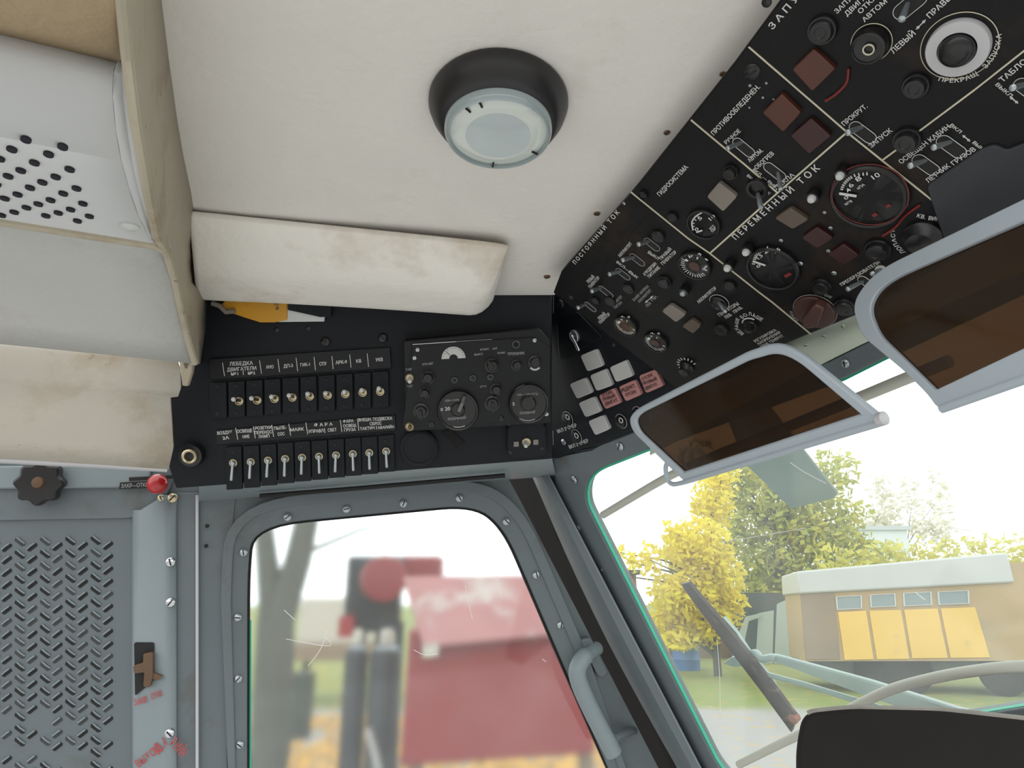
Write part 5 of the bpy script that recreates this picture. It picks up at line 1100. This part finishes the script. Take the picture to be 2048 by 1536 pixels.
# ------------------------------------------------------------------ outside the side window
def wx(px, Y): return at(px, 1300, Y).x
Yt = 8.0; b0 = Vector((wx(538, Yt), Yt, 0)); tk_ = empty('bare_tree', b0, 'thick grey forked tree trunk behind the left edge of the side window', 'tree')
m = MB(); m.tube([b0, at(540, 1500, Yt), at(548, 1330, Yt), at(552, 1230, Yt)], [.26, .215, .21, .20], 16); m.tube([at(549, 1260, Yt), at(534, 1120, Yt), at(522, 1000, Yt), at(510, 850, Yt)], [.16, .12, .10, .08], 12); m.tube([at(552, 1260, Yt), at(596, 1120, Yt), at(622, 1000, Yt), at(660, 820, Yt)], [.17, .15, .13, .08], 12); m.build('trunk', M['bark'], tk_)
m = MB(); m.tube([at(600, 1110, Yt), at(720, 1060, Yt), at(850, 1040, Yt+.3)], [.03, .02, .01], 6); m.build('branch', M['bark'], tk_)
Yr = 6.4
rk_ = empty('red_fire_cabinet', Vector((wx(1000, Yr), Yr, 0)), 'big red metal cabinet with a paler sloping lid outside the side window', 'cabinet')
RPn = Plane(at(817, 1300, Yr), at(1260, 1300, Yr+.25), at(817, 1200, Yr))
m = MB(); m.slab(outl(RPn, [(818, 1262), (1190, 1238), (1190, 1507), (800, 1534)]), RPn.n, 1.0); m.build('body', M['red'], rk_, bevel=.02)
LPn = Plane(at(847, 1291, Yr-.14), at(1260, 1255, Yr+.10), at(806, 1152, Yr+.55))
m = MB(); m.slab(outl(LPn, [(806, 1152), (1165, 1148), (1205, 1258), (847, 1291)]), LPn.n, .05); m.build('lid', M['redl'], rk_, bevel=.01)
m = MB(); m.slab(outl(RPn, [(845, 1288), (878, 1285), (876, 1312), (846, 1315)], .15), RPn.n, .02); m.build('hasp', M['beigew'], rk_)
for px in (840, 1165): m = MB(); x = wx(px, Yr+.4); m.abox(x-.06, x+.06, Yr+.35, Yr+.47, 0, 1.6 if px < 1000 else 1.4); m.build('leg', M['tbrn'], rk_)
Yc = 7.6
for px, rr, lb_ in ((714, .12, 'slim dark gas cylinder beside the red cabinet, nearer the tree'), (773, .17, 'thicker dark gas cylinder touching the red cabinet')):
    c = Vector((wx(px, Yc), Yc, 0)); zt = at(px, 1312, Yc).z; g_ = empty('gas_cylinder', c, lb_, 'gas cylinder', 'gas cylinders by the red cabinet')
    m = MB(); m.lathe(c, Vector((0, 0, 1)), [(rr, 0), (rr, zt), (rr*.9, zt+.05), (rr*.6, zt+.10), (rr*.4, zt+.12)], 26); m.build('body', M['cyl'], g_)
    m = MB(); m.lathe(c, Vector((0, 0, 1)), [(rr*.42, zt+.11), (rr*.42, zt+.24), (rr*.3, zt+.26), (0, zt+.26)], 16); m.build('valve_cap', M['beigew'], g_)
    m = MB(); m.lathe(c, Vector((0, 0, 1)), [(rr*.93, zt+.035), (rr*.64, zt+.098)], 26); m.build('shoulder', M['lever'], g_)
c = Vector((wx(750, Yc-.5), Yc-.5, 0)); m = MB(); m.tube([at(735, 1458, 7.25), at(748, 1500, 7.25), at(765, 1580, 7.25)], .035, 10); o = m.build('white_pipe', M['wtile']); tag(o, 'short slanting white pipe leaning in front of the dark cylinders', 'pipe')
# hose reel stand behind
Yd = 9.0; hr = empty('hose_reel', Vector((wx(770, Yd), Yd, 0)), 'red hose drum on a dark stand above the gas cylinders', 'hose reel')
m = MB(); c = at(775, 1158, Yd); m.lathe(c + Vector((0, -.25, 0)), Vector((.25, -1, 0)).normalized(), [(.1, -.4), (.26, -.4), (.28, -.36), (.28, .05), (.26, .1), (.1, .12), (0, .12)], 30); m.build('drum', M['red'], hr)
m = MB(); a = at(697, 1112, Yd+.3); b = at(800, 1265, Yd+.3); m.abox(a.x, b.x, Yd+.2, Yd+.4, b.z, a.z); m.build('back_plate', M['cyl'], hr, bevel=.05)
m = MB(); a = at(800, 1112, Yd+.5); b = at(886, 1170, Yd+.5); m.abox(a.x, b.x, Yd+.35, Yd+.6, b.z, a.z); m.build('red_head', M['red'], hr, bevel=.06)
for px in (712, 750, 790): m = MB(); x = wx(px, Yd); z_ = at(px, 1245, Yd).z; m.abox(x-.05, x+.05, Yd+.25, Yd+.35, 0, z_); m.build('post', M['cyl'], hr)
m = MB(); a = at(678, 1232, Yd); b = at(704, 1275, Yd); m.abox(a.x, b.x, Yd, Yd+.2, b.z, a.z); m.build('red_box', M['redb'], hr)
a = at(602, 1196, 16); b = at(682, 1285, 16); m = MB(); kb = empty('beige_kiosk', Vector(((a.x+b.x)/2, 16, 0)), 'small beige kiosk between the tree trunk and the hose drum', 'kiosk')
m = MB(); m.abox(a.x, b.x+.6, 16, 17.5, b.z, a.z); m.build('wall', M['beigew'], kb)
m = MB(); m.abox(a.x-.05, b.x+.65, 15.95, 17.55, at(640, 1322, 16).z, b.z); m.build('base_band', M['tbrn'], kb)
for xx in (a.x+.1, b.x+.4): m = MB(); m.abox(xx, xx+.12, 16.2, 16.4, 0, at(640, 1320, 16).z); m.build('leg', M['tdark'], kb)
c = Vector((wx(611, 12.5), 12.5, 0)); m = MB(); m.lathe(c, Vector((0, 0, 1)), [(.19, 0), (.2, .3), (.21, .8), (.2, at(611, 1345, 12.5).z), (0, at(611, 1340, 12.5).z)], 20); o = m.build('dark_bin', M['tdark']); tag(o, 'dark green bin on the path just right of the tree trunk', 'bin')

# fallen leaves on the ground beyond the side window
rg = random.Random(5); m = MB(); vs = []; fs = []
for _ in range(9000):
    y = rg.uniform(9.5, 14.5) if rg.random() < .8 else rg.uniform(14, 24); x = rg.uniform(-.5, 1.5)*y*.3 - .32*y
    if 15.8 < y < 17.8 and -5.8 < x < -3.8 or abs(y-12.5) < .35 and abs(x+3.6) < .5: continue
    a_ = rg.uniform(0, 6.3); s_ = rg.uniform(.03, .075); u_ = Vector((math.cos(a_), math.sin(a_), rg.uniform(-.3, .3)))*s_; v_ = Vector((-math.sin(a_), math.cos(a_), rg.uniform(-.3, .3)))*s_*.7
    p_ = Vector((x, y, .03)); k_ = len(vs); vs += [p_-u_, p_+v_, p_+u_, p_-v_]; fs.append((k_, k_+1, k_+2, k_+3))
m.add(vs, fs); o = m.build('fallen_leaves', mat('fallen_leaf', (.72, .40, .07), .7, var=.4, vscale=3), kind='stuff'); tag(o, 'orange and yellow fallen leaves scattered on the ground outside the side window', 'leaves')
